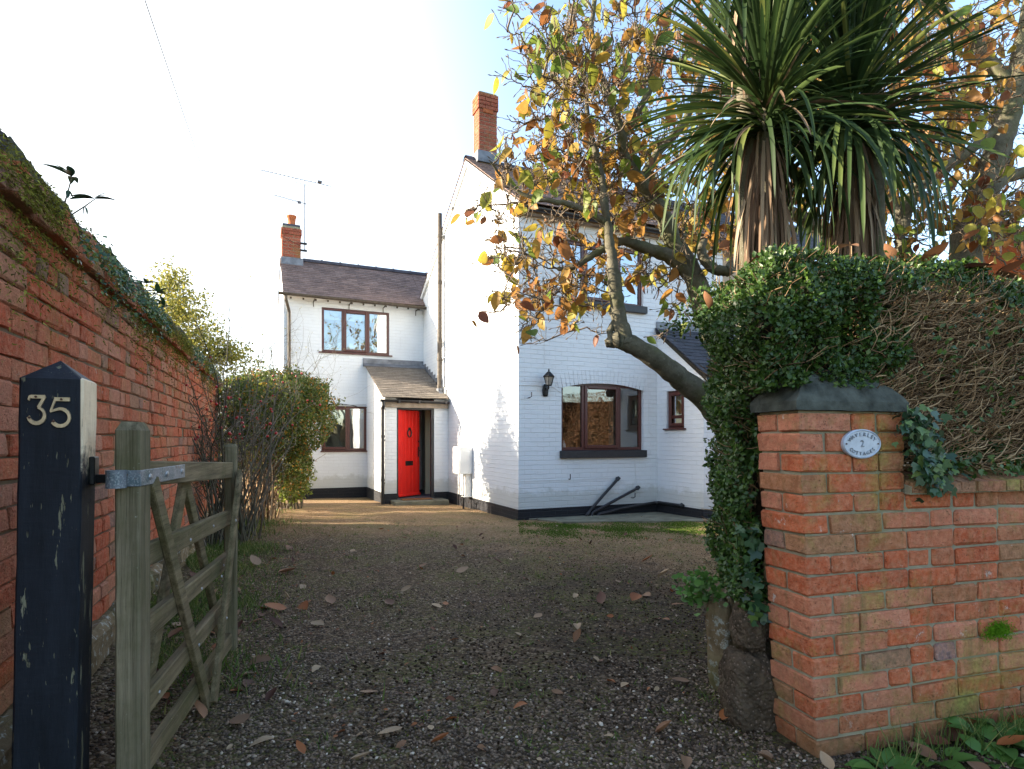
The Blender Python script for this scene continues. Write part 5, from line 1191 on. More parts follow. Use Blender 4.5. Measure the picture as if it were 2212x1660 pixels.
magnolia('magnolia_tree', 'second autumn magnolia with thick grey trunk behind the cordylines on the right', (4.0, 5.1, -.05),
    [[(2102, 1248, 5.1, 40), (2090, 900, 5.1, 38), (2085, 560, 5.1, 36), (2105, 470, 5.1, 33), (2135, 380, 5.1, 31), (2165, 290, 5.1, 28), (2190, 200, 5.1, 26), (2215, 90, 5.1, 24), (2260, -150, 5.1, 18)],
     [(2085, 620, 5.1, 24), (1960, 560, 5.1, 20), (1950, 480, 5.1, 18), (1975, 420, 5.0, 16), (2020, 375, 5.0, 14), (2080, 335, 5.0, 12), (2150, 280, 5.0, 10)],
     [(2120, 425, 5.1, 18), (2170, 385, 5.1, 16), (2230, 365, 5.1, 14), (2330, 300, 5.1, 10)],
     [(2085, 640, 5.1, 20), (1830, 520, 5.3, 18), (1640, 420, 5.3, 13), (1540, 330, 5.3, 10), (1500, 200, 5.3, 8)],
     [(2190, 200, 5.1, 16), (2080, 60, 5.2, 14), (1990, -10, 5.2, 12), (1900, -120, 5.2, 8)],
     [(1950, 480, 5.1, 14), (1850, 300, 5.2, 12), (1760, 150, 5.2, 9), (1700, -40, 5.2, 7)]],
    [(1880, 100, 330, 190, 5.3, .8, 190, .25), (2100, 230, 170, 240, 5.1, .8, 130, .22), (2140, 480, 110, 90, 4.9, .6, 60, .3), (1640, 330, 150, 180, 5.3, .6, 90, .2), (1900, 420, 160, 120, 5.3, .6, 70, .25), (1900, -180, 400, 140, 5.2, .9, 70, .35), (1560, 480, 110, 80, 5.2, .5, 45, .15), (2050, 330, 200, 170, 5.6, .5, 90, .3), (1760, 250, 220, 200, 5.7, .5, 90, .3)], 1.15)

# ------------------------------------------------------------------ cordylines
def cordyline(label, base, heads, seed):
    tr = thing('cordyline', label, 'tree', tuple(base)); off = np.array(base)
    paths = []; Vg = [[], [], []]
    def leaf(p, az, el, L, w, droop, dry):
        k = 10; d = np.array([math.cos(az) * math.cos(el), math.sin(az) * math.cos(el), math.sin(el)]); pts = [np.array(p)]; hz = np.array([math.cos(az), math.sin(az), 0])
        for i in range(k):
            d = nrm(d + np.array([0, 0, -1]) * droop / k * (1.2 * i / k + .3)); pts.append(pts[-1] + d * L / k)
        pts = np.array(pts); t = np.gradient(pts, axis=0); t /= np.linalg.norm(t, axis=1, keepdims=True); s = np.cross(t, [0, 0, 1.0]); s /= np.linalg.norm(s, axis=1, keepdims=True) + 1e-6
        tw = rng.normal(0, .4); s = s * math.cos(tw) + np.cross(t, s) * math.sin(tw); nn = np.cross(s, t); u = np.linspace(0, 1, k + 1)
        ww = w * np.minimum(1, .55 + u * 2.2) * np.sqrt(np.maximum(0, 1 - u ** 2.6)); ww = ww[:, None]
        A = pts - s * ww + nn * ww * .35; B = pts + s * ww + nn * ww * .35; return np.stack([A, pts, B], 1).reshape(-1, 3)
    TF = [f for i in range(10) for f in ((i * 3, i * 3 + 1, i * 3 + 4, i * 3 + 3), (i * 3 + 1, i * 3 + 2, i * 3 + 5, i * 3 + 4))]
    green, dry = [], []
    for (hx, hy, hyt, Y, N, Nd, L0) in heads:
        bot, top = Wp(hx, hy, Y), Wp(hx, hyt, Y); foot = np.array([bot[0], Y, 0.0])
        paths.append((np.array([foot - off, (foot + bot) / 2 + (.02, 0, 0) - off, bot - off, top - off]), [.075, .06, .045, .02]))
        for i in range(N):
            u = rng.random() ** .85; p = bot + (top - bot) * u; az = rng.uniform(0, 2 * math.pi); el = R(-28 + 112 * u ** .8 + rng.normal(0, 9))
            droop = (1.1 * (1 - u) + .08) * rng.uniform(.3, 1.2)
            green.append(leaf(p, az, el, L0 * rng.uniform(.75, 1.1), rng.uniform(.0085, .014), droop, 0))
        for i in range(int(N * .15)):      # hanging green leaves in front of the skirt
            az = rng.uniform(0, 2 * math.pi); p = bot + (top - bot) * rng.uniform(-.1, .2); green.append(leaf(p, az, R(rng.uniform(-20, 25)), L0 * rng.uniform(.8, 1.3), rng.uniform(.011, .016), rng.uniform(3.0, 6), 0))
        for i in range(Nd):
            az = rng.uniform(0, 2 * math.pi); q = rng.random(); p = bot + (top - bot) * rng.uniform(-.95, .0) + np.array([math.cos(az), math.sin(az), 0]) * rng.uniform(.03, .08)
            dry.append(leaf(p, az, R(rng.uniform(-86, -62)), L0 * rng.uniform(.5, .85), rng.uniform(.006, .012), rng.uniform(1.5, 5), 1))
        for i in range(Nd // 6):
            az = rng.uniform(0, 2 * math.pi); p = bot + (top - bot) * rng.uniform(0, .5); dry.append(leaf(p, az, R(rng.uniform(-30, 25)), L0 * rng.uniform(.7, 1.05), rng.uniform(.006, .011), rng.uniform(.3, 1.5), 1))
    tubes_from_paths('trunk', paths, M_bark, tr, 12)
    for nm, lst, mt_ in (('green_leaves', green, M_cord), ('dry_leaves', dry, M_corddry)):
        V = np.array(lst).reshape(-1, 3) - off; N = len(lst); fi = np.array(TF).ravel(); idx = (fi[None] + (np.arange(N) * 33)[:, None]).ravel()
        r = np.clip(rng.beta(1.6, 2.4, N) + .05, 0, 1); link(nm, raw_mesh(nm, V, np.full(N * 20, 4), idx, mt_, np.repeat(r, 20), True), tr)
cordyline('cordyline with long green strap leaves and dry skirt, left of the pair above the hedge', (1.30, 3.0, -.02), [(1652, 290, 130, 3.0, 400, 130, .72), (1610, -40, -190, 3.05, 110, 20, .6)], 1)
cordyline('cordyline with long green strap leaves and dry skirt, right of the pair above the hedge', (1.79, 3.1, -.02), [(1838, 300, 130, 3.1, 390, 120, .74), (1880, -40, -190, 3.15, 120, 20, .62)], 2)

# ------------------------------------------------------------------ privet hedge (pillar frame: s along the wall, d behind it)
hed = thing('privet_hedge', 'clipped privet hedge with bare brown twigs rising above the low wall and pillar', 'hedge', (0, 0, 0))
def hedge_top(s): return 1.905 - .035 * s - 0.30 * np.clip((.22 - s) / .34, 0, 1) ** 2.2 + .015 * np.sin(s * 9) + .01 * np.sin(s * 23)
def hedge_bot(s): return np.where(s < .50, 1.315 + .05 * np.sin(s * 17), 1.05 + .02 * np.sin(s * 15))
def sample_hedge(N):
    out = []; side = rng.random(N)
    s = rng.uniform(-.10, 2.7, N); d = np.zeros(N); z = np.zeros(N); nr = np.zeros((N, 3))
    top = hedge_top(s); bot = hedge_bot(s)
    # front face
    f = side < .62; z[f] = bot[f] + (top[f] - bot[f]) * rng.random(f.sum()); d[f] = .02 + .02 * np.sin(s[f] * 6) + .10 * np.clip((z[f] - top[f] + .14) / .14, 0, 1) ** 2 - .03 * np.sin(z[f] * 5)
    nr[f] = (0, -1, .1)
    # top
    t = (side >= .62) & (side < .76); d[t] = .08 + rng.random(t.sum()) * .65; z[t] = top[t]; nr[t] = (0, 0, 1)
    # left end face, down beside the pillar
    l = side >= .76; q = rng.random(l.sum()); dd = .05 + .62 * rng.random(l.sum()); zz = .46 + (1.86 - .46) * rng.random(l.sum())
    sl = -.05 + (dd - .25) * .28 + .02 * np.sin(zz * 7) + .08 * np.clip((zz - 1.55) / .35, 0, 1) ** 2 + .05 * np.clip((.75 - zz) / .3, 0, 1)
    bad = (dd < .24) & (zz < 1.33); dd = np.where(bad, dd + .22, dd)
    s[l] = sl; d[l] = dd; z[l] = zz; nr[l] = (-1, -.15, .05)
    return s, d, z, nr
def hedge_leaves(N):
    s, d, z, nr = sample_hedge(N)
    fr = nr[:, 1] < -.5
    bare = fr & (s > .40 + .12 * np.sin(z * 9)) & (z < hedge_top(s) - .13 + .04 * np.sin(s * 11)) & (z > 1.13 + .03 * np.sin(s * 8))
    keep = (~bare) | (rng.random(N) < .09)
    keep &= ~(fr & (s < .45) & (z < 1.34) )
    s, d, z, nr = s[keep], d[keep], z[keep], nr[keep]; n = len(s)
    _, D = lumpy(np.stack([s, d, z], 1), .020, 11, 4); dep = np.abs(rng.normal(0, .030, n)) + D * 1.3 + .012 
    P = Pw(s - nr[:, 0] * dep, d - nr[:, 1] * dep, z - nr[:, 2] * dep)
    c, q = math.cos(PR), math.sin(PR); nw = np.stack([c * nr[:, 0] - q * nr[:, 1], q * nr[:, 0] + c * nr[:, 1], nr[:, 2]], 1)
    f = rdir(n) * .9 + np.array([0, 0, .35]) + nw * .25; nn = nw * .9 + rdir(n) * .75 + np.array([0, 0, .35]); sz = rng.uniform(.012, .028, n)
    scatter('foliage', *leaf_tmpl(2, .34, .25, .12), frames(f, nn, sz), P, np.clip(rng.beta(1.5, 1.8, n) * (.93) + (rng.random(n) < .03) * .2, 0, 1), M_priv, hed)
hedge_leaves(78000)
def hedge_twigs():
    paths = []
    for i in range(8500):      # bare clipped twigs, sweeping up and to the right
        s0 = rng.uniform(.34, 2.6); z0 = rng.uniform(1.03, 1.80); 
        if z0 > hedge_top(s0) - .15: continue
        d0 = rng.uniform(.02, .17); L = rng.uniform(.04, .17); th_ = R(rng.normal(38, 30)); k = 4
        dirv = np.array([math.cos(th_), -rng.uniform(.2, 1.0), math.sin(th_)]); p = np.array([s0, d0, z0]); pts = [p]
        for _ in range(k): dirv = nrm(dirv + rng.normal(0, .22, 3)); p = p + dirv * L / k; p[1] = max(p[1], .005); pts.append(p)
        pts = np.array(pts); paths.append((Pw(pts[:, 0], pts[:, 1], pts[:, 2]), np.linspace(.0029, .0013, k + 1) * rng.uniform(.6, 1.25)))
    for i in range(150):       # thicker stems
        s0 = rng.uniform(.3, 2.3); z0 = rng.uniform(1.02, 1.4); d0 = rng.uniform(.06, .15); th_ = R(rng.normal(45, 16)); L = rng.uniform(.2, .5); k = 7; dirv = np.array([math.cos(th_), rng.normal(-.05, .1), math.sin(th_)]); p = np.array([s0, d0, z0]); pts = [p]
        for _ in range(k): dirv = nrm(dirv + rng.normal(0, .13, 3)); p = p + dirv * L / k; p[1] = np.clip(p[1], .03, .2); pts.append(p)
        pts = np.array(pts); pts[:, 2] = np.minimum(pts[:, 2], hedge_top(pts[:, 0]) - .02); paths.append((Pw(pts[:, 0], pts[:, 1], pts[:, 2]), np.linspace(.006, .003, k + 1)))
    for i in range(1500):      # woody stubs between the green leaves
        s, d, z, nr = sample_hedge(1); s, d, z, nr = s[0], d[0], z[0], nr[0]
        if nr[1] < -.5 and s < .45 and z < 1.36: continue
        if nr[1] < -.5 and s > 1.0 and rng.random() < .5: continue
        dirv = nrm(nr + rng.normal(0, .45, 3) + (0, 0, .4)); L = rng.uniform(.03, .09); a = np.array([s, d, z]) - nr * .055; b = a + dirv * L
        pts = np.array([a, (a + b) / 2 + rng.normal(0, .004, 3), b]); paths.append((Pw(pts[:, 0], pts[:, 1], pts[:, 2]), [.0024, .0019, .0014]))
    for i in range(40):        # stems of the hedge end beside the pillar
        d0 = rng.uniform(.26, .55); z = np.linspace(.40, rng.uniform(.9, 1.4), 7); s = .02 + (d0 - .25) * .3 + np.cumsum(rng.normal(0, .012, 7)) + rng.uniform(0, .08); paths.append((Pw(s, d0 + np.cumsum(rng.normal(0, .01, 7)), 0 * z) + np.stack([0 * z, 0 * z, z], 1), np.linspace(.010, .005, 7)))
    tubes_from_paths('twigs', paths, M_hedgetwig, hed, 4)
hedge_twigs()
m = MB(); xs = list(np.linspace(.30, 2.75, 26))
V = []; 
for x in xs:
    t = float(hedge_top(np.array(x))) - .10
    for d_, z_ in ((.19, 1.06), (.18, t - .06), (.24, t), (.66, t), (.7, 1.06)): V.append((x, d_, z_))
fs = [(i * 5 + k, i * 5 + (k + 1) % 5, (i + 1) * 5 + (k + 1) % 5, (i + 1) * 5 + k) for i in range(25) for k in range(5)] + [(0, 1, 2, 3, 4), (129, 128, 127, 126, 125)]
V = np.array(V) + rng.normal(0, .008, (130, 3)); m.add(V, fs)
V = []
for z_ in np.linspace(.50, 1.74, 14):
    sh = .07 * max(0, (z_ - 1.5) / .25) ** 2
    for s_, d_ in ((.08 + sh, .30), (.20 + sh, .62), (.32, .66), (.32, .26)): V.append((s_, d_, z_))
m.add(np.array(V) + rng.normal(0, .006, (56, 3)), [(i * 4 + k, i * 4 + (k + 1) % 4, (i + 1) * 4 + (k + 1) % 4, (i + 1) * 4 + k) for i in range(13) for k in range(4)] + [(0, 1, 2, 3), (55, 54, 53, 52)])
Vn = np.concatenate(m.V); m2 = raw_mesh('inner_wood', Pw(Vn[:, 0], Vn[:, 1], Vn[:, 2]), m.cnt, m.idx, M_core, m.r); link('inner_wood', m2, hed)

IVY_T = (np.array([(0, 0, 0), (-.42, .05, 0), (-.5, .42, .05), (-.2, .5, 0), (0, 1, .06), (.2, .5, 0), (.5, .42, .05), (.42, .05, 0)]), [(0, 4, 3, 2, 1), (0, 7, 6, 5, 4)])
def ivy(name, label, pts_fn, N, size, nrm_w, mat=M_ivy):
    P = pts_fn(N); n = len(P); f = rdir(n) * .6 + np.array([0, 0, -.6]); nn = np.array(nrm_w) + rdir(n) * .5
    o = scatter(name, *IVY_T, frames(f, nn, rng.uniform(size[0], size[1], n)), P, rng.random(n), mat); return tag(o, label, 'ivy')
def f1(N):
    t = rng.random(N); s = .40 + .10 * t + rng.normal(0, .035, N) + .06 * (rng.random(N) < .5); z = 1.26 - .28 * t; return Pw(s + .02, -.02 - rng.random(N) * .06, z + rng.normal(0, .018, N))
ivy('ivy_spray', 'dark ivy and privet sprays hanging beside the name plaque', f1, 240, (.022, .048), (.2, -1, .3))
def f2(N): z = rng.uniform(.42, .82, N); d = rng.uniform(.24, .32, N); return Pw(-.03 + rng.normal(0, .02, N), d - .02, z)
ivy('ivy_spray', 'ivy trailing down the dark gap beside the pillar above the stone post', f2, 70, (.03, .06), (-.6, -.8, .2))
def f3(N): s = rng.uniform(.5, 2.6, N); return Pw(s, -.03 + .09 * rng.random(N), 1.055 + rng.normal(0, .02, N))
of_ = ivy('lower_fringe', None, f3, 420, (.016, .034), (.1, -1, .6), M_priv); of_.parent = hed; del of_['category']

# ------------------------------------------------------------------ shrubs on the left
def rose():
    base = np.array([-3.30, 7.0, -.05]); tr = thing('rose_bush', 'bare thorny rose bush with red hips against the left wall', 'shrub', tuple(base)); paths = []; tips = []
    for i in range(85):
        az = rng.uniform(0, 2 * math.pi); p = np.array([rng.normal(0, .12), rng.normal(0, .3), 0]); d = nrm(np.array([math.cos(az) * .20, math.sin(az) * .40, 1.1])); L = rng.uniform(1.4, 2.9); k = 12; pts = [p]; nodes = []
        for j in range(k):
            d = nrm(d + rng.normal(0, .11, 3) + np.array([math.cos(az) * .03, math.sin(az) * .03, -.03 * j / k])); p = p + d * L / k; pts.append(p); nodes.append((p, d))
        paths.append((np.array(pts), np.linspace(.011, .003, k + 1) * rng.uniform(.6, 1.1)))
        for (q, dd) in nodes[4:]:
            for _ in range(rng.integers(1, 4)):
                e_ = nrm(dd * .6 + rdir(1)[0]); l = rng.uniform(.10, .38); ww = [q]; x = q
                for _k in range(4): e_ = nrm(e_ + rng.normal(0, .25, 3) + (0, 0, .04)); x = x + e_ * l / 4; ww.append(x)
                paths.append((np.array(ww), np.linspace(.0035, .0014, 5))); tips.append(x)
    def cl(P): P = np.array(P); P[..., 0] = .40 * np.tanh(P[..., 0] / .40); return P
    paths = [(cl(p_), r_) for p_, r_ in paths]; tips = list(cl(tips))
    tubes_from_paths('branches', paths, M_rosetwig, tr, 4)
    tips = np.array(tips); T = tips[(tips[:, 2] > 1.2) & (tips[:, 2] < 2.2)]; m = MB(); m.lathe([(.003, -.012), (.0095, -.006), (.011, .001), (.009, .008), (.003, .012)], (0, 0, 0), 8); me = None
    for i in rng.choice(len(T), 88, replace=False):
        if me is None: o = m.build('rose_hip', M_hip, tr, smooth=True); me = o.data
        else: o = link('rose_hip', me, tr)
        o.location = tuple(T[i]); s_ = rng.uniform(1.0, 1.7); o.scale = (s_, s_, s_); o.rotation_euler = tuple(rng.uniform(0, 1, 3))
    n = 420; i = rng.integers(0, len(tips), n); scatter('leaves', *LEAF_LO, frames(rdir(n), rdir(n), rng.uniform(.018, .035, n)), tips[i], rng.random(n), M_shrub, tr)
rose()
def shrub(name, label, base, stems, blobs, leafn, lsize, mat, seed_h=1.6, woodmat=M_rosetwig, dens=.22, leaft=LEAF_LO, sp=(.5, .4, 1)):
    base = np.array(base); tr = thing(name, label, 'shrub', tuple(base)); paths = []; 
    for i in range(stems):
        (c, r) = blobs[rng.integers(len(blobs))]; tgt = np.array(c) - base + rng.normal(0, .45, 3) * np.array(r); p0 = np.array([rng.normal(0, .12), rng.normal(0, .25), 0]); k = 9; t = np.linspace(0, 1, k)[:, None]
        bow = np.array([(tgt - p0)[0] * -.25, 0, .15]) * np.sin(t * math.pi); pts = p0 + (tgt - p0) * t + bow + np.vstack([[0, 0, 0], rng.normal(0, .025, (k - 1, 3))]); paths.append((pts, np.linspace(rng.uniform(.010, .022), .003, k)))
    P = []; W = np.array([r[0] * r[1] * r[2] for c, r in blobs]) ** .67; W /= W.sum()
    for (c, r), w in zip(blobs, W):
        n = int(leafn * w); q = rdir(n) * (1 - np.abs(rng.normal(0, dens, n)))[:, None]; q[:, 2] *= 1; _, D = lumpy(q * 1.0, .10, 3.0, 6); q = q * (1 + D[:, None]); P.append(np.array(c) - base + q * np.array(r))
    P = np.concatenate(P); n = len(P); 
    for i in rng.choice(n, min(n, 900), replace=False):
        a = P[i]; cc = a + (np.array(blobs[0][0]) - base - a) * .16; paths.append((np.array([cc, (a + cc) / 2 + rng.normal(0, .02, 3), a + rng.normal(0, .03, 3)]), [.004, .003, .0016]))
    tubes_from_paths('branches', paths, woodmat, tr, 4)
    scatter('foliage', *leaft, frames(rdir(n) + (0, 0, .4), rdir(n) + (.0, -.2, .5), rng.uniform(lsize[0], lsize[1], n)), P, np.clip(rng.beta(1.6, 1.6, n) * 1.05, 0, 1), mat, tr); return tr
shrub('pyracantha_shrub', 'dense clipped evergreen shrub with orange flecks between rose bush and fence', (-4.05, 9.3, -.12), 60,
      [((-3.68, 10.0, 1.55), (.55, .9, .72)), ((-3.85, 9.2, 1.60), (.6, .8, .62)), ((-3.95, 10.3, 1.9), (.8, .9, .45)), ((-4.3, 9.6, 1.4), (.6, 1.0, .8)), ((-3.80, 10.2, .75), (.30, .55, .55))], 52000, (.03, .062), M_shrub, woodmat=M_hedgetwig)
shrub('privet_sucker', 'pale green leafy suckers at the foot of the dark fence posts', (-4.20, 11.2, -.16), 16,
      [((-4.05, 11.2, .55), (.28, .35, .5)), ((-4.15, 11.0, .25), (.35, .4, .3))], 2600, (.04, .075), leaf_mat('pale_leaf', [(0, (.08, .14, .02)), (1, (.30, .34, .06))], .4), dens=.35)
shrub('yellow_leaved_tree', 'loose yellow-green tree rising behind the left wall', (-5.9, 10.2, -.1), 26,
      [((-5.8, 10.2, 3.35), (.62, .8, .62)), ((-5.5, 10.0, 2.75), (.75, .8, .55)), ((-5.95, 10.3, 3.9), (.32, .4, .42)), ((-5.0, 10.2, 2.6), (.6, .6, .35)), ((-6.6, 10.4, 2.9), (.5, .6, .5))], 12500, (.035, .07), M_yel, dens=.55, woodmat=M_rosetwig)
def bare_tree():
    base = np.array([-5.3, 11.6, -.16]); tr = thing('bare_shrub', 'bare twiggy shrub against the sky between yellow tree and cottage', 'shrub', tuple(base)); paths = []; tips = []
    def grow(p, d, L, r, dep):
        k = 6; pts = [p]
        for _ in range(k): d = nrm(d + rng.normal(0, .16, 3) + (0, 0, .03)); p = p + d * L / k; pts.append(p)
        paths.append((np.array(pts), np.linspace(r, r * .5, k + 1)))
        if dep == 0: tips.append(p); return
        for _ in range(rng.integers(2, 5)): grow(pts[rng.integers(2, k + 1)], nrm(d + rdir(1)[0] * .8), L * rng.uniform(.45, .75), r * .5, dep - 1)
    for _ in range(20): grow(np.array([rng.normal(0, .3), rng.normal(0, .3), 0]), nrm(np.array([rng.normal(.02, .20), rng.normal(0, .2), 1.2])), rng.uniform(1.9, 2.5), .016, 3)
    tubes_from_paths('branches', paths, M_rosetwig, tr, 3); T = np.array(tips); n = len(T)
    scatter('leaves', *LEAF_LO, frames(rdir(n), rdir(n), rng.uniform(.02, .04, n)), T, rng.uniform(.5, 1, n), M_yel, tr)
bare_tree()
fn = thing('timber_fence', 'dark timber fence boards and posts at the left corner of the cottage', 'fence', tuple(np.append(H2W(-3.3, 4.75, 0)[:2], 0)), HROT)
m = MB()
for x in (.12, -.08): 
    m2 = MB(); m2.box((x, 0, -.3), (x + .075, .075, 1.02 if x > 0 else .95), bev=.006); m2.build('post', M_fence, fn)
for k in range(16): m.box((-.24 - k * .13, .02, -.25), (-.13 - k * .13, .042, 1.15 + rng.normal(0, .006)), bev=.003)
m.build('boards', M_fence, fn)
bh = thing('beech_hedge', 'tall autumn brown beech hedge along the right boundary, mirrored in the kitchen window', 'hedge', (7.0, 4.5, -.05))
m = MB(); m.box((-.25, -4.0, -.2), (.25, 4.0, 2.3), bev=.1, jit=.02); m.build('inner_wood', M_core, bh)
n = 34000; y_ = rng.uniform(-4.2, 4.2, n); z_ = rng.uniform(0, 2.55, n); x_ = -.30 - np.abs(rng.normal(0, .06, n)) + .05 * np.sin(y_ * 5) * np.sin(z_ * 4)
scatter('foliage', *LEAF_LO, frames(rdir(n), rdir(n) * .7 + (-.8, 0, .2), rng.uniform(.03, .06, n)), np.stack([x_, y_, z_], 1), rng.uniform(.0, 1, n), leaf_mat('beech_leaf', [(0, (.10, .045, .025)), (.6, (.20, .095, .045)), (1, (.26, .15, .075))], .3), bh)

# ------------------------------------------------------------------ ground cover
ICO = None
def ico():
    t = (1 + 5 ** .5) / 2; V = np.array([(-1, t, 0), (1, t, 0), (-1, -t, 0), (1, -t, 0), (0, -1, t), (0, 1, t), (0, -1, -t), (0, 1, -t), (t, 0, -1), (t, 0, 1), (-t, 0, -1), (-t, 0, 1)]); V /= np.linalg.norm(V[0])
    Fs = [(0, 11, 5), (0, 5, 1), (0, 1, 7), (0, 7, 10), (0, 10, 11), (1, 5, 9), (5, 11, 4), (11, 10, 2), (10, 7, 6), (7, 1, 8), (3, 9, 4), (3, 4, 2), (3, 2, 6), (3, 6, 8), (3, 8, 9), (4, 9, 5), (2, 4, 11), (6, 2, 10), (8, 6, 7), (9, 8, 1)]
    return V, Fs
def inview(n, y0, y1, pw=1.0):
    u = rng.random(n) ** pw; y = y0 + (y1 - y0) * u; x = rng.uniform(-1.0, 1.0, n) * y * .95; return x, y
def soilness(x, y): return .5 + .32 * np.sin(x * 1.9 + np.sin(y * 1.3) * 1.7) * np.sin(y * 1.6 + x * .7) + .16 * np.sin(x * 6.1 + 2 * np.sin(y * 3.3)) * np.sin(y * 5.2 + x * 2) + .10 * np.sin(x * 17 + y * 4) * np.sin(y * 15 - x * 5)
def pebbles():
    xs = []; ys = []
    for (y0, y1, n) in ((1.75, 3.2, 30000), (3.2, 5.0, 20000), (5.0, 7.5, 9000)):
        x, y = inview(n, y0, y1, .9); xs.append(x); ys.append(y)
    x, y = np.concatenate(xs), np.concatenate(ys)
    right = x > (1.0 - .0 * y); wl = -2.13 - .396 * (y - 3.05)
    prob = np.clip(1.25 - 3.2 * np.maximum(0, soilness(x, y) - .48), .06, 1) * np.where((x > .25 + .0 * y) & (y > 2.7), .55, 1) * np.where(x < wl + .7, .35, 1) * np.where(y > 3.2, .75, 1)
    k = (rng.random(len(x)) < prob) & (x > wl + .12) & ~((x > 1.0) & (y > 2.2) & (y < 3))
    x, y = x[k], y[k]; n = len(x); s = rng.uniform(.0038, .0085, n) * np.where(rng.random(n) < .03, 1.4, 1); z = gsurf(x, y) + s * rng.uniform(-.15, .5, n)
    f = rdir(n); f[:, 2] *= .3; nn = rdir(n) * .3 + (0, 0, 1.0); M = frames(f, nn, np.stack([s * rng.uniform(.75, 1, n), s * rng.uniform(1.0, 1.35, n), s * rng.uniform(.5, .75, n)], 1))
    return scatter('loose_gravel', *ico(), M, np.stack([x, y, z], 1), np.clip(rng.beta(1.8, 2.3, n) * 1.1, 0, 1), M_pebble)
tag(pebbles(), 'loose rounded pebbles of the drive', kind='stuff')
BL = (np.array([(-.5, 0, 0), (.5, 0, 0), (-.4, .5, .08), (.4, .5, .08), (0, 1, .3)]), [(0, 1, 3, 2), (2, 3, 4)])
def blades(name, label, x, y, h, w, mat, lean=.5, z=None, kind='stuff'):
    n = len(x); f = rdir(n) * lean + (0, 0, 1.0); nn = rdir(n); nn[:, 2] *= .2
    zz = gsurf(x, y) if z is None else z; o = scatter(name, *BL, frames(f, nn, np.stack([w, h, h], 1)), np.stack([x, y, zz - .003], 1), rng.random(n), mat); return tag(o, label, kind=kind)
n = 20000; wl_y = rng.uniform(3.0, 11.0, n); c_ = rng.uniform(2.8, 11.2, 160); cy = c_[rng.integers(0, 160, n)] + rng.normal(0, .16, n); wx = -2.13 - .396 * (cy - 3.05)
cx_ = wx + .12 + np.abs(rng.normal(0, .34, n)) + .12 * np.sin(cy * 3); keep = cy > 1.9; hh = rng.uniform(.02, .085, n) * (1 + .5 * np.sin(cy * 5))
blades('grass', 'short grass growing along the foot of the left wall', cx_[keep], cy[keep], hh[keep], rng.uniform(.004, .008, keep.sum()), M_grass, .7)
# grass tufts scattered on the drive
nt = 800; tx, ty = inview(nt, 2.0, 9.5, .8); ok = (tx < 1.2 + .35 * ty) & (tx > -2.0 - .396 * (ty - 3.05)); tx, ty = tx[ok], ty[ok]; k = np.repeat(np.arange(len(tx)), 11)
blades('grass_tufts', 'tiny grass tufts in the gravel', tx[k] + rng.normal(0, .022, len(k)), ty[k] + rng.normal(0, .022, len(k)), rng.uniform(.015, .055, len(k)), rng.uniform(.003, .006, len(k)), M_grass, 1.1)
# moss on the damp ground before the front wall
n = 52000; mx = rng.uniform(.1, 3.3, n); my = 8.15 + .35 * mx * .45 + rng.normal(0, .62, n); den = np.clip(.55 + .5 * np.sin(mx * 5 + my * 3) * np.sin(mx * 2.3 - my * 4) - .25 * np.abs(my - 8.7), 0.03, 1); k_ = (rng.random(n) < den) & (my < 9.25 + .35 * mx)
blades('moss_patch', 'bright green moss on the ground before the concrete strip', mx[k_], my[k_], rng.uniform(.008, .022, k_.sum()), rng.uniform(.008, .016, k_.sum()), leaf_mat('path_moss', [(0, (.04, .075, .012)), (1, (.10, .17, .025))], .2, .9, .05), .9)
n = 150000; mx, my = inview(n, 2.0, 11.5, .8); nz = np.sin(mx * 3.1 + my * 1.1) * np.sin(my * 2.7 - mx * 1.9) + .6 * np.sin(mx * 9 + 2) * np.sin(my * 8 + mx * 3) + .25 * (mx > 0.2); k_ = (nz + rng.normal(0, .3, n) > .60) & (mx > -2.0 - .396 * (my - 3.05)) & (mx < .9 + .3 * my)
blades('moss_crumbs', 'crumbs of dull green moss and soil between the gravel', mx[k_], my[k_], rng.uniform(.005, .013, k_.sum()), rng.uniform(.004, .010, k_.sum()), leaf_mat('drive_moss', [(0, (.07, .06, .015)), (.6, (.15, .155, .03)), (1, (.26, .25, .06))], .2, .95, .05), 1.0)
n = 30000; mx, my = inview(n, 2.1, 9.2, .75); sel = ((mx > .2 + rng.normal(0, .5, n)) | (soilness(mx, my) + rng.normal(0, .12, n) > .66)) & (mx < .9 + .33 * my) & (mx > -2.0 - .396 * (my - 3.05)); M_soil = simple('dark_soil_crumb', (0.030, 0.020, 0.012), 0.95, 0.05, 0, 60, 0.5)
x_, y_ = mx[sel], my[sel]; s_ = rng.uniform(.004, .012, len(x_)) * np.clip(1.15 - .09 * y_, .35, 1); 
o = scatter('soil_crumbs', *ico(), frames(rdir(len(x_)), rdir(len(x_)), np.stack([s_, s_ * 1.3, s_ * .7], 1)), np.stack([x_, y_, gsurf(x_, y_)], 1), rng.random(len(x_)), M_soil); tag(o, 'dark crumbs of soil scattered over the drive', kind='stuff')

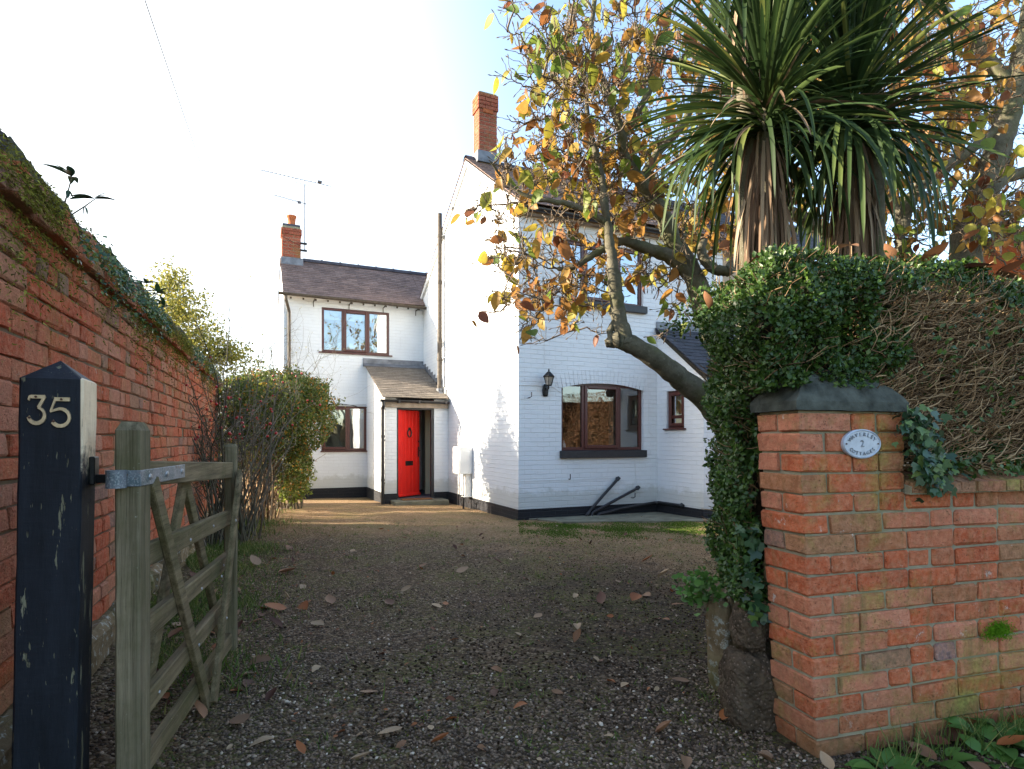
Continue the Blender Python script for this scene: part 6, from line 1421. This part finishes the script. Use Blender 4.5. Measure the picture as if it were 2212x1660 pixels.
# fallen leaves: one object each
fl_mesh = []
for v in range(6):
    T = leaf_tmpl(7, .26 + .03 * (v % 3), [.5, .2, .8, .35, .6, .1][v], [-.35, .15, -.5, .4, .1, -.1][v]); m = MB(); m.add(T[0], T[1], 0.5); fl_mesh.append(m)
FL_COL = [('dark brown', (.02, .28)), ('orange-brown', (.36, .44)), ('dull brown', (.48, .65)), ('pale tan', (.72, 1.0))]
variants = {}
for ci, (cn, (a, b)) in enumerate(FL_COL):
    for v in range(6):
        mm = fl_mesh[v]; variants[(ci, v)] = raw_mesh('fallen_leaf', np.concatenate(mm.V), mm.cnt, mm.idx, M_fall, np.full(len(mm.cnt), rng.uniform(a, b)), True)
def fallen(x, y, s, ci, z=None, lift=.008, label=None, group='leaves fallen on the gravel drive'):
    v = int(rng.integers(0, 6)); o = link('fallen_leaf', variants[(ci, v)]); zz = float(gsurf(x, y)) if z is None else z
    o.location = (x, y, zz + lift + s * .08); s *= .85; o.scale = (s, s, s * rng.uniform(.7, 1.6 if s < .09 else .9)); o.rotation_euler = (rng.normal(0, .22), rng.normal(0, .22), rng.uniform(0, 6.28))
    zone = 'near the open gate' if x < -.55 and y < 3.4 else 'beside the grass at the left wall' if x < -1.0 - .33 * (y - 3.4) else 'near the stone post' if x > .35 and y < 3.6 else 'by the doorstep and gable wall' if y > 8 and x < .2 else 'before the kitchen window moss' if y > 6.8 and x >= .2 else 'on the near gravel in mid drive' if y < 3.6 else 'halfway up the drive' if y < 6 else 'on the far gravel'
    if label is None and 'below' in group: zone = 'in the weeds below the low wall' + (' beside the pillar' if x < 1.45 else ' under the moss patch' if x < 1.8 else ' at the right edge')
    sz_ = 'large' if s > .085 else 'small' if s < .05 else 'middling'
    tag(o, label or f'{sz_} {FL_COL[ci][0]} fallen leaf {zone}', 'leaf', group if label is None else None); return o
def G(px, py):          # pixel of the photo -> point on the drive
    Y = 1.114 / ((py - HY) / F - .018); return (px - CX) / F * Y, Y
for px, py, L, ci in [(533, 1450, 62, 2), (548, 1460, 34, 3), (620, 1318, 50, 1), (650, 1305, 44, 1), (575, 1317, 40, 1), (718, 1307, 44, 2), (848, 1310, 40, 0), (865, 1280, 26, 3), (932, 1308, 32, 3), (656, 1265, 28, 3), (512, 1560, 66, 2), (440, 1568, 55, 2), (592, 1602, 52, 3), (777, 1504, 40, 2), (1060, 1443, 32, 2), (870, 1582, 60, 3), (932, 1585, 26, 3), (1140, 1522, 36, 1), (985, 1240, 30, 3), (1245, 1290, 24, 3), (1248, 1363, 32, 3), (1300, 1312, 44, 0), (1365, 1303, 44, 1), (1112, 1370, 36, 3), (1420, 1248, 36, 3), (1490, 1472, 40, 2), (1385, 1218, 30, 1), (1270, 1280, 22, 3), (1560, 1565, 52, 1), (1480, 1640, 44, 2), (1637, 1640, 54, 2), (820, 1145, 18, 1), (700, 1355, 34, 3), (760, 1190, 20, 3), (1085, 1218, 26, 0), (1240, 1390, 26, 2), (930, 1615, 44, 1), (600, 1240, 40, 2), (585, 1205, 34, 1), (560, 1225, 36, 3), (620, 1190, 30, 0), (1535, 1478, 30, 0), (820, 1420, 28, 0), (1030, 1620, 30, 2), (755, 1650, 46, 3), (1415, 1585, 40, 2), (690, 1450, 30, 3), (610, 1365, 38, 0), (570, 1345, 36, 2), (520, 1285, 40, 3), (1170, 1330, 26, 3), (1450, 1310, 30, 2), (1330, 1260, 26, 3), (905, 1228, 22, 2), (1000, 1180, 18, 1), (880, 1165, 14, 2), (1190, 1145, 14, 3), (1275, 1150, 18, 2), (1405, 1290, 30, 2), (1480, 1240, 28, 0), (1130, 1255, 20, 0)]:
    x, y = G(px, py); fallen(x, y, L * 1.15 * y / F, ci)
for i in range(150):
    y = 2.1 + 7.2 * rng.random() ** 1.1; x = rng.uniform(-1.45 - .37 * y * .9, .6 + .30 * y)
    if x < -2.0 - .396 * (y - 3.05): continue
    fallen(x, y, rng.uniform(.03, .085), int(rng.choice(4, p=[.3, .2, .25, .25])))
for i in range(22):
    y = rng.uniform(2.6, 5.2); x = -2.13 - .396 * (y - 3.05) + rng.uniform(.15, .8); fallen(x, y, rng.uniform(.07, .13), int(rng.choice(4, p=[.35, .25, .2, .2])))
for s_, d_, z_, sz, ci in ((.13, .35, 1.86, .15, 0), (.3, .10, 1.885, .13, 2), (.70, .12, 1.865, .16, 2), (.86, .10, 1.855, .15, 0), (1.03, .1, 1.845, .14, 0), (1.12, .08, 1.83, .12, 2), (-.04, .42, 1.70, .09, 2), (.58, .14, 1.87, .10, 2)):
    P_ = Pw(np.array(s_), np.array(d_), z_); o = fallen(float(P_[0]), float(P_[1]), sz, ci, z=float(P_[2]), lift=-.005, label='x'); o['label'] = ('dark' if ci == 0 else 'pale brown') + ' curled magnolia leaf on the hedge top ' + ('at its left shoulder' if s_ < .2 else 'under the left cordyline' if s_ < .5 else 'between the cordylines and the second magnolia' if s_ < .8 else 'near the right edge of the view'); o['group'] = 'leaves lying on the hedge top'

# fine leaf litter: crumbled bits nobody could count
n = 5200; lx, ly = inview(n, 2.2, 12.4, .75); lx = np.where(rng.random(n) < .45, -2.13 - .396 * (ly - 3.05) + .2 + np.abs(rng.normal(0, .7, n)), lx); ok = (lx < .9 + .3 * ly) & (lx > -2.0 - .396 * (ly - 3.05)); lx, ly = lx[ok], ly[ok]; n = len(lx)
o = scatter('leaf_litter', *leaf_tmpl(3, .3, .5, -.2), frames(rdir(n) * (1, 1, .25), rdir(n) * .35 + (0, 0, 1), rng.uniform(.010, .030, n)), np.stack([lx, ly, gsurf(lx, ly) + .008], 1), rng.random(n), M_fall); tag(o, 'fine brown and orange leaf litter over the drive', kind='stuff')
n = 900; lx, ly = inview(n, 2.1, 8, .8); ok = (lx < .9 + .3 * ly) & (lx > -2.0 - .396 * (ly - 3.05)); lx, ly = lx[ok], ly[ok]; n = len(lx); az_ = rng.uniform(0, 6.28, n); f_ = np.stack([np.cos(az_), np.sin(az_), rng.normal(0, .12, n)], 1)
o = scatter('small_twigs', *BL, frames(f_, np.tile([[0, 0, 1.0]], (n, 1)), np.stack([np.full(n, .0028), rng.uniform(.02, .09, n), np.full(n, .01)], 1)), np.stack([lx, ly, gsurf(lx, ly) + .009], 1), rng.random(n), M_hedgetwig); tag(o, 'short dead twigs and straws on the gravel', kind='stuff')

# weeds and leaves at the foot of the pillar
def weed(s, d, r, n, label, tm=LEAF, szr=(.05, .09)):
    P_ = Pw(np.array(s), np.array(d), 0.0); o_ = thing('weed', label, 'plant', (float(P_[0]), float(P_[1]), float(gsurf(P_[0], P_[1]))))
    az = rng.uniform(0, 6.28, n); f = np.stack([np.cos(az), np.sin(az), rng.uniform(.3, 1.0, n)], 1); L_ = f * rng.uniform(.005, r, n)[:, None] * (1, 1, .3)
    scatter('leaf_rosette', *tm, frames(f, np.tile([[0, 0, 1.0]], (n, 1)) + rdir(n) * .2, rng.uniform(szr[0] * 1.2, szr[1] * 1.2, n)), L_, rng.random(n), M_weed, o_)
WD = leaf_tmpl(5, .30, .2, .45)
weed(.17, -.13, .05, 14, 'broad leaved weed in front of the pillar foot', WD); weed(.03, -.17, .05, 12, 'low weed just left of the pillar foot', WD, (.04, .07)); weed(.40, -.12, .06, 16, 'weed with drooping leaves below the low wall', WD)
weed(.72, -.10, .07, 20, 'bushy weed under the bright moss patch', WD, (.06, .11)); weed(.86, -.05, .06, 14, 'large leaved weed at the right edge below the wall', WD, (.08, .13)); weed(.58, -.2, .05, 12, 'small weed among brown leaves below the wall', WD, (.04, .08))
for s_, d_, sz, ci in ((.30, -.10, .14, 0), (.36, -.16, .13, 2), (.52, -.09, .13, 0), (.62, -.08, .15, 0), (.66, -.15, .12, 1), (.46, -.2, .12, 2), (.08, -.20, .10, 3), (-.05, -.12, .09, 3), (.78, -.16, .13, 2), (.9, -.2, .13, 0), (.2, -.22, .1, 0), (.95, -.1, .13, 1)):
    P_ = Pw(np.array(s_), np.array(d_), 0.0); fallen(float(P_[0]), float(P_[1]), sz, ci, lift=.02, group='leaves heaped below the low wall')
s_ = np.concatenate([rng.normal(c, .05, 45) for c in (.25, .42, .6, .75, .85, 1.0)]); d_ = rng.uniform(-.16, -.02, len(s_)); P_ = Pw(s_, d_, 0.0)
blades('grass', 'thin grass at the foot of the low wall', P_[:, 0], P_[:, 1], rng.uniform(.06, .17, len(s_)), rng.uniform(.003, .005, len(s_)), M_grass, .5)
n = 1500; s_ = .88 + rng.normal(0, .035, n) ; z_ = .395 + rng.normal(0, .016, n) - .2 * np.abs(s_ - .88); P_ = Pw(s_, -.006 - rng.random(n) * .008, z_)
tag(scatter('wall_moss', *MOSS_T, frames(rdir(n) + (0, -.6, .3), rdir(n), np.stack([np.full(n, .004), rng.uniform(.006, .013, n), np.ones(n) * .01], 1)), P_, rng.random(n), M_moss_bright), 'bright green moss cushion on the low brick wall', kind='stuff')
# clover and chickweed at the hedge foot above the stone post
n = 260; P_ = np.stack([rng.normal(.90, .05, n), rng.normal(2.78, .06, n), rng.uniform(.38, .52, n)], 1)
o_ = scatter('ground_elder', *leaf_tmpl(2, .5, .1, .1), frames(rdir(n) * .6 + (-.4, -.5, .2), rdir(n) * .4 + (-.2, -.6, .8), rng.uniform(.022, .04, n)), P_, rng.random(n), M_weed); tag(o_, 'pale green leaves on top of the short stone post', 'plant', kind='stuff')

# overhead cable
A_, B_ = Wp(293, -60, 6.0), Wp(515, 560, 26.0); m = MB(); k = 24; pts = []
for t in np.linspace(-.15, 1, k): q = A_ + (B_ - A_) * t; q[2] -= .25 * math.sin(max(t, 0) * math.pi); pts.append(q)
m.tube(pts, .006, 5); tag(m.build('overhead_cable', M_alu), 'thin overhead wire crossing the sky at the left', 'cable')
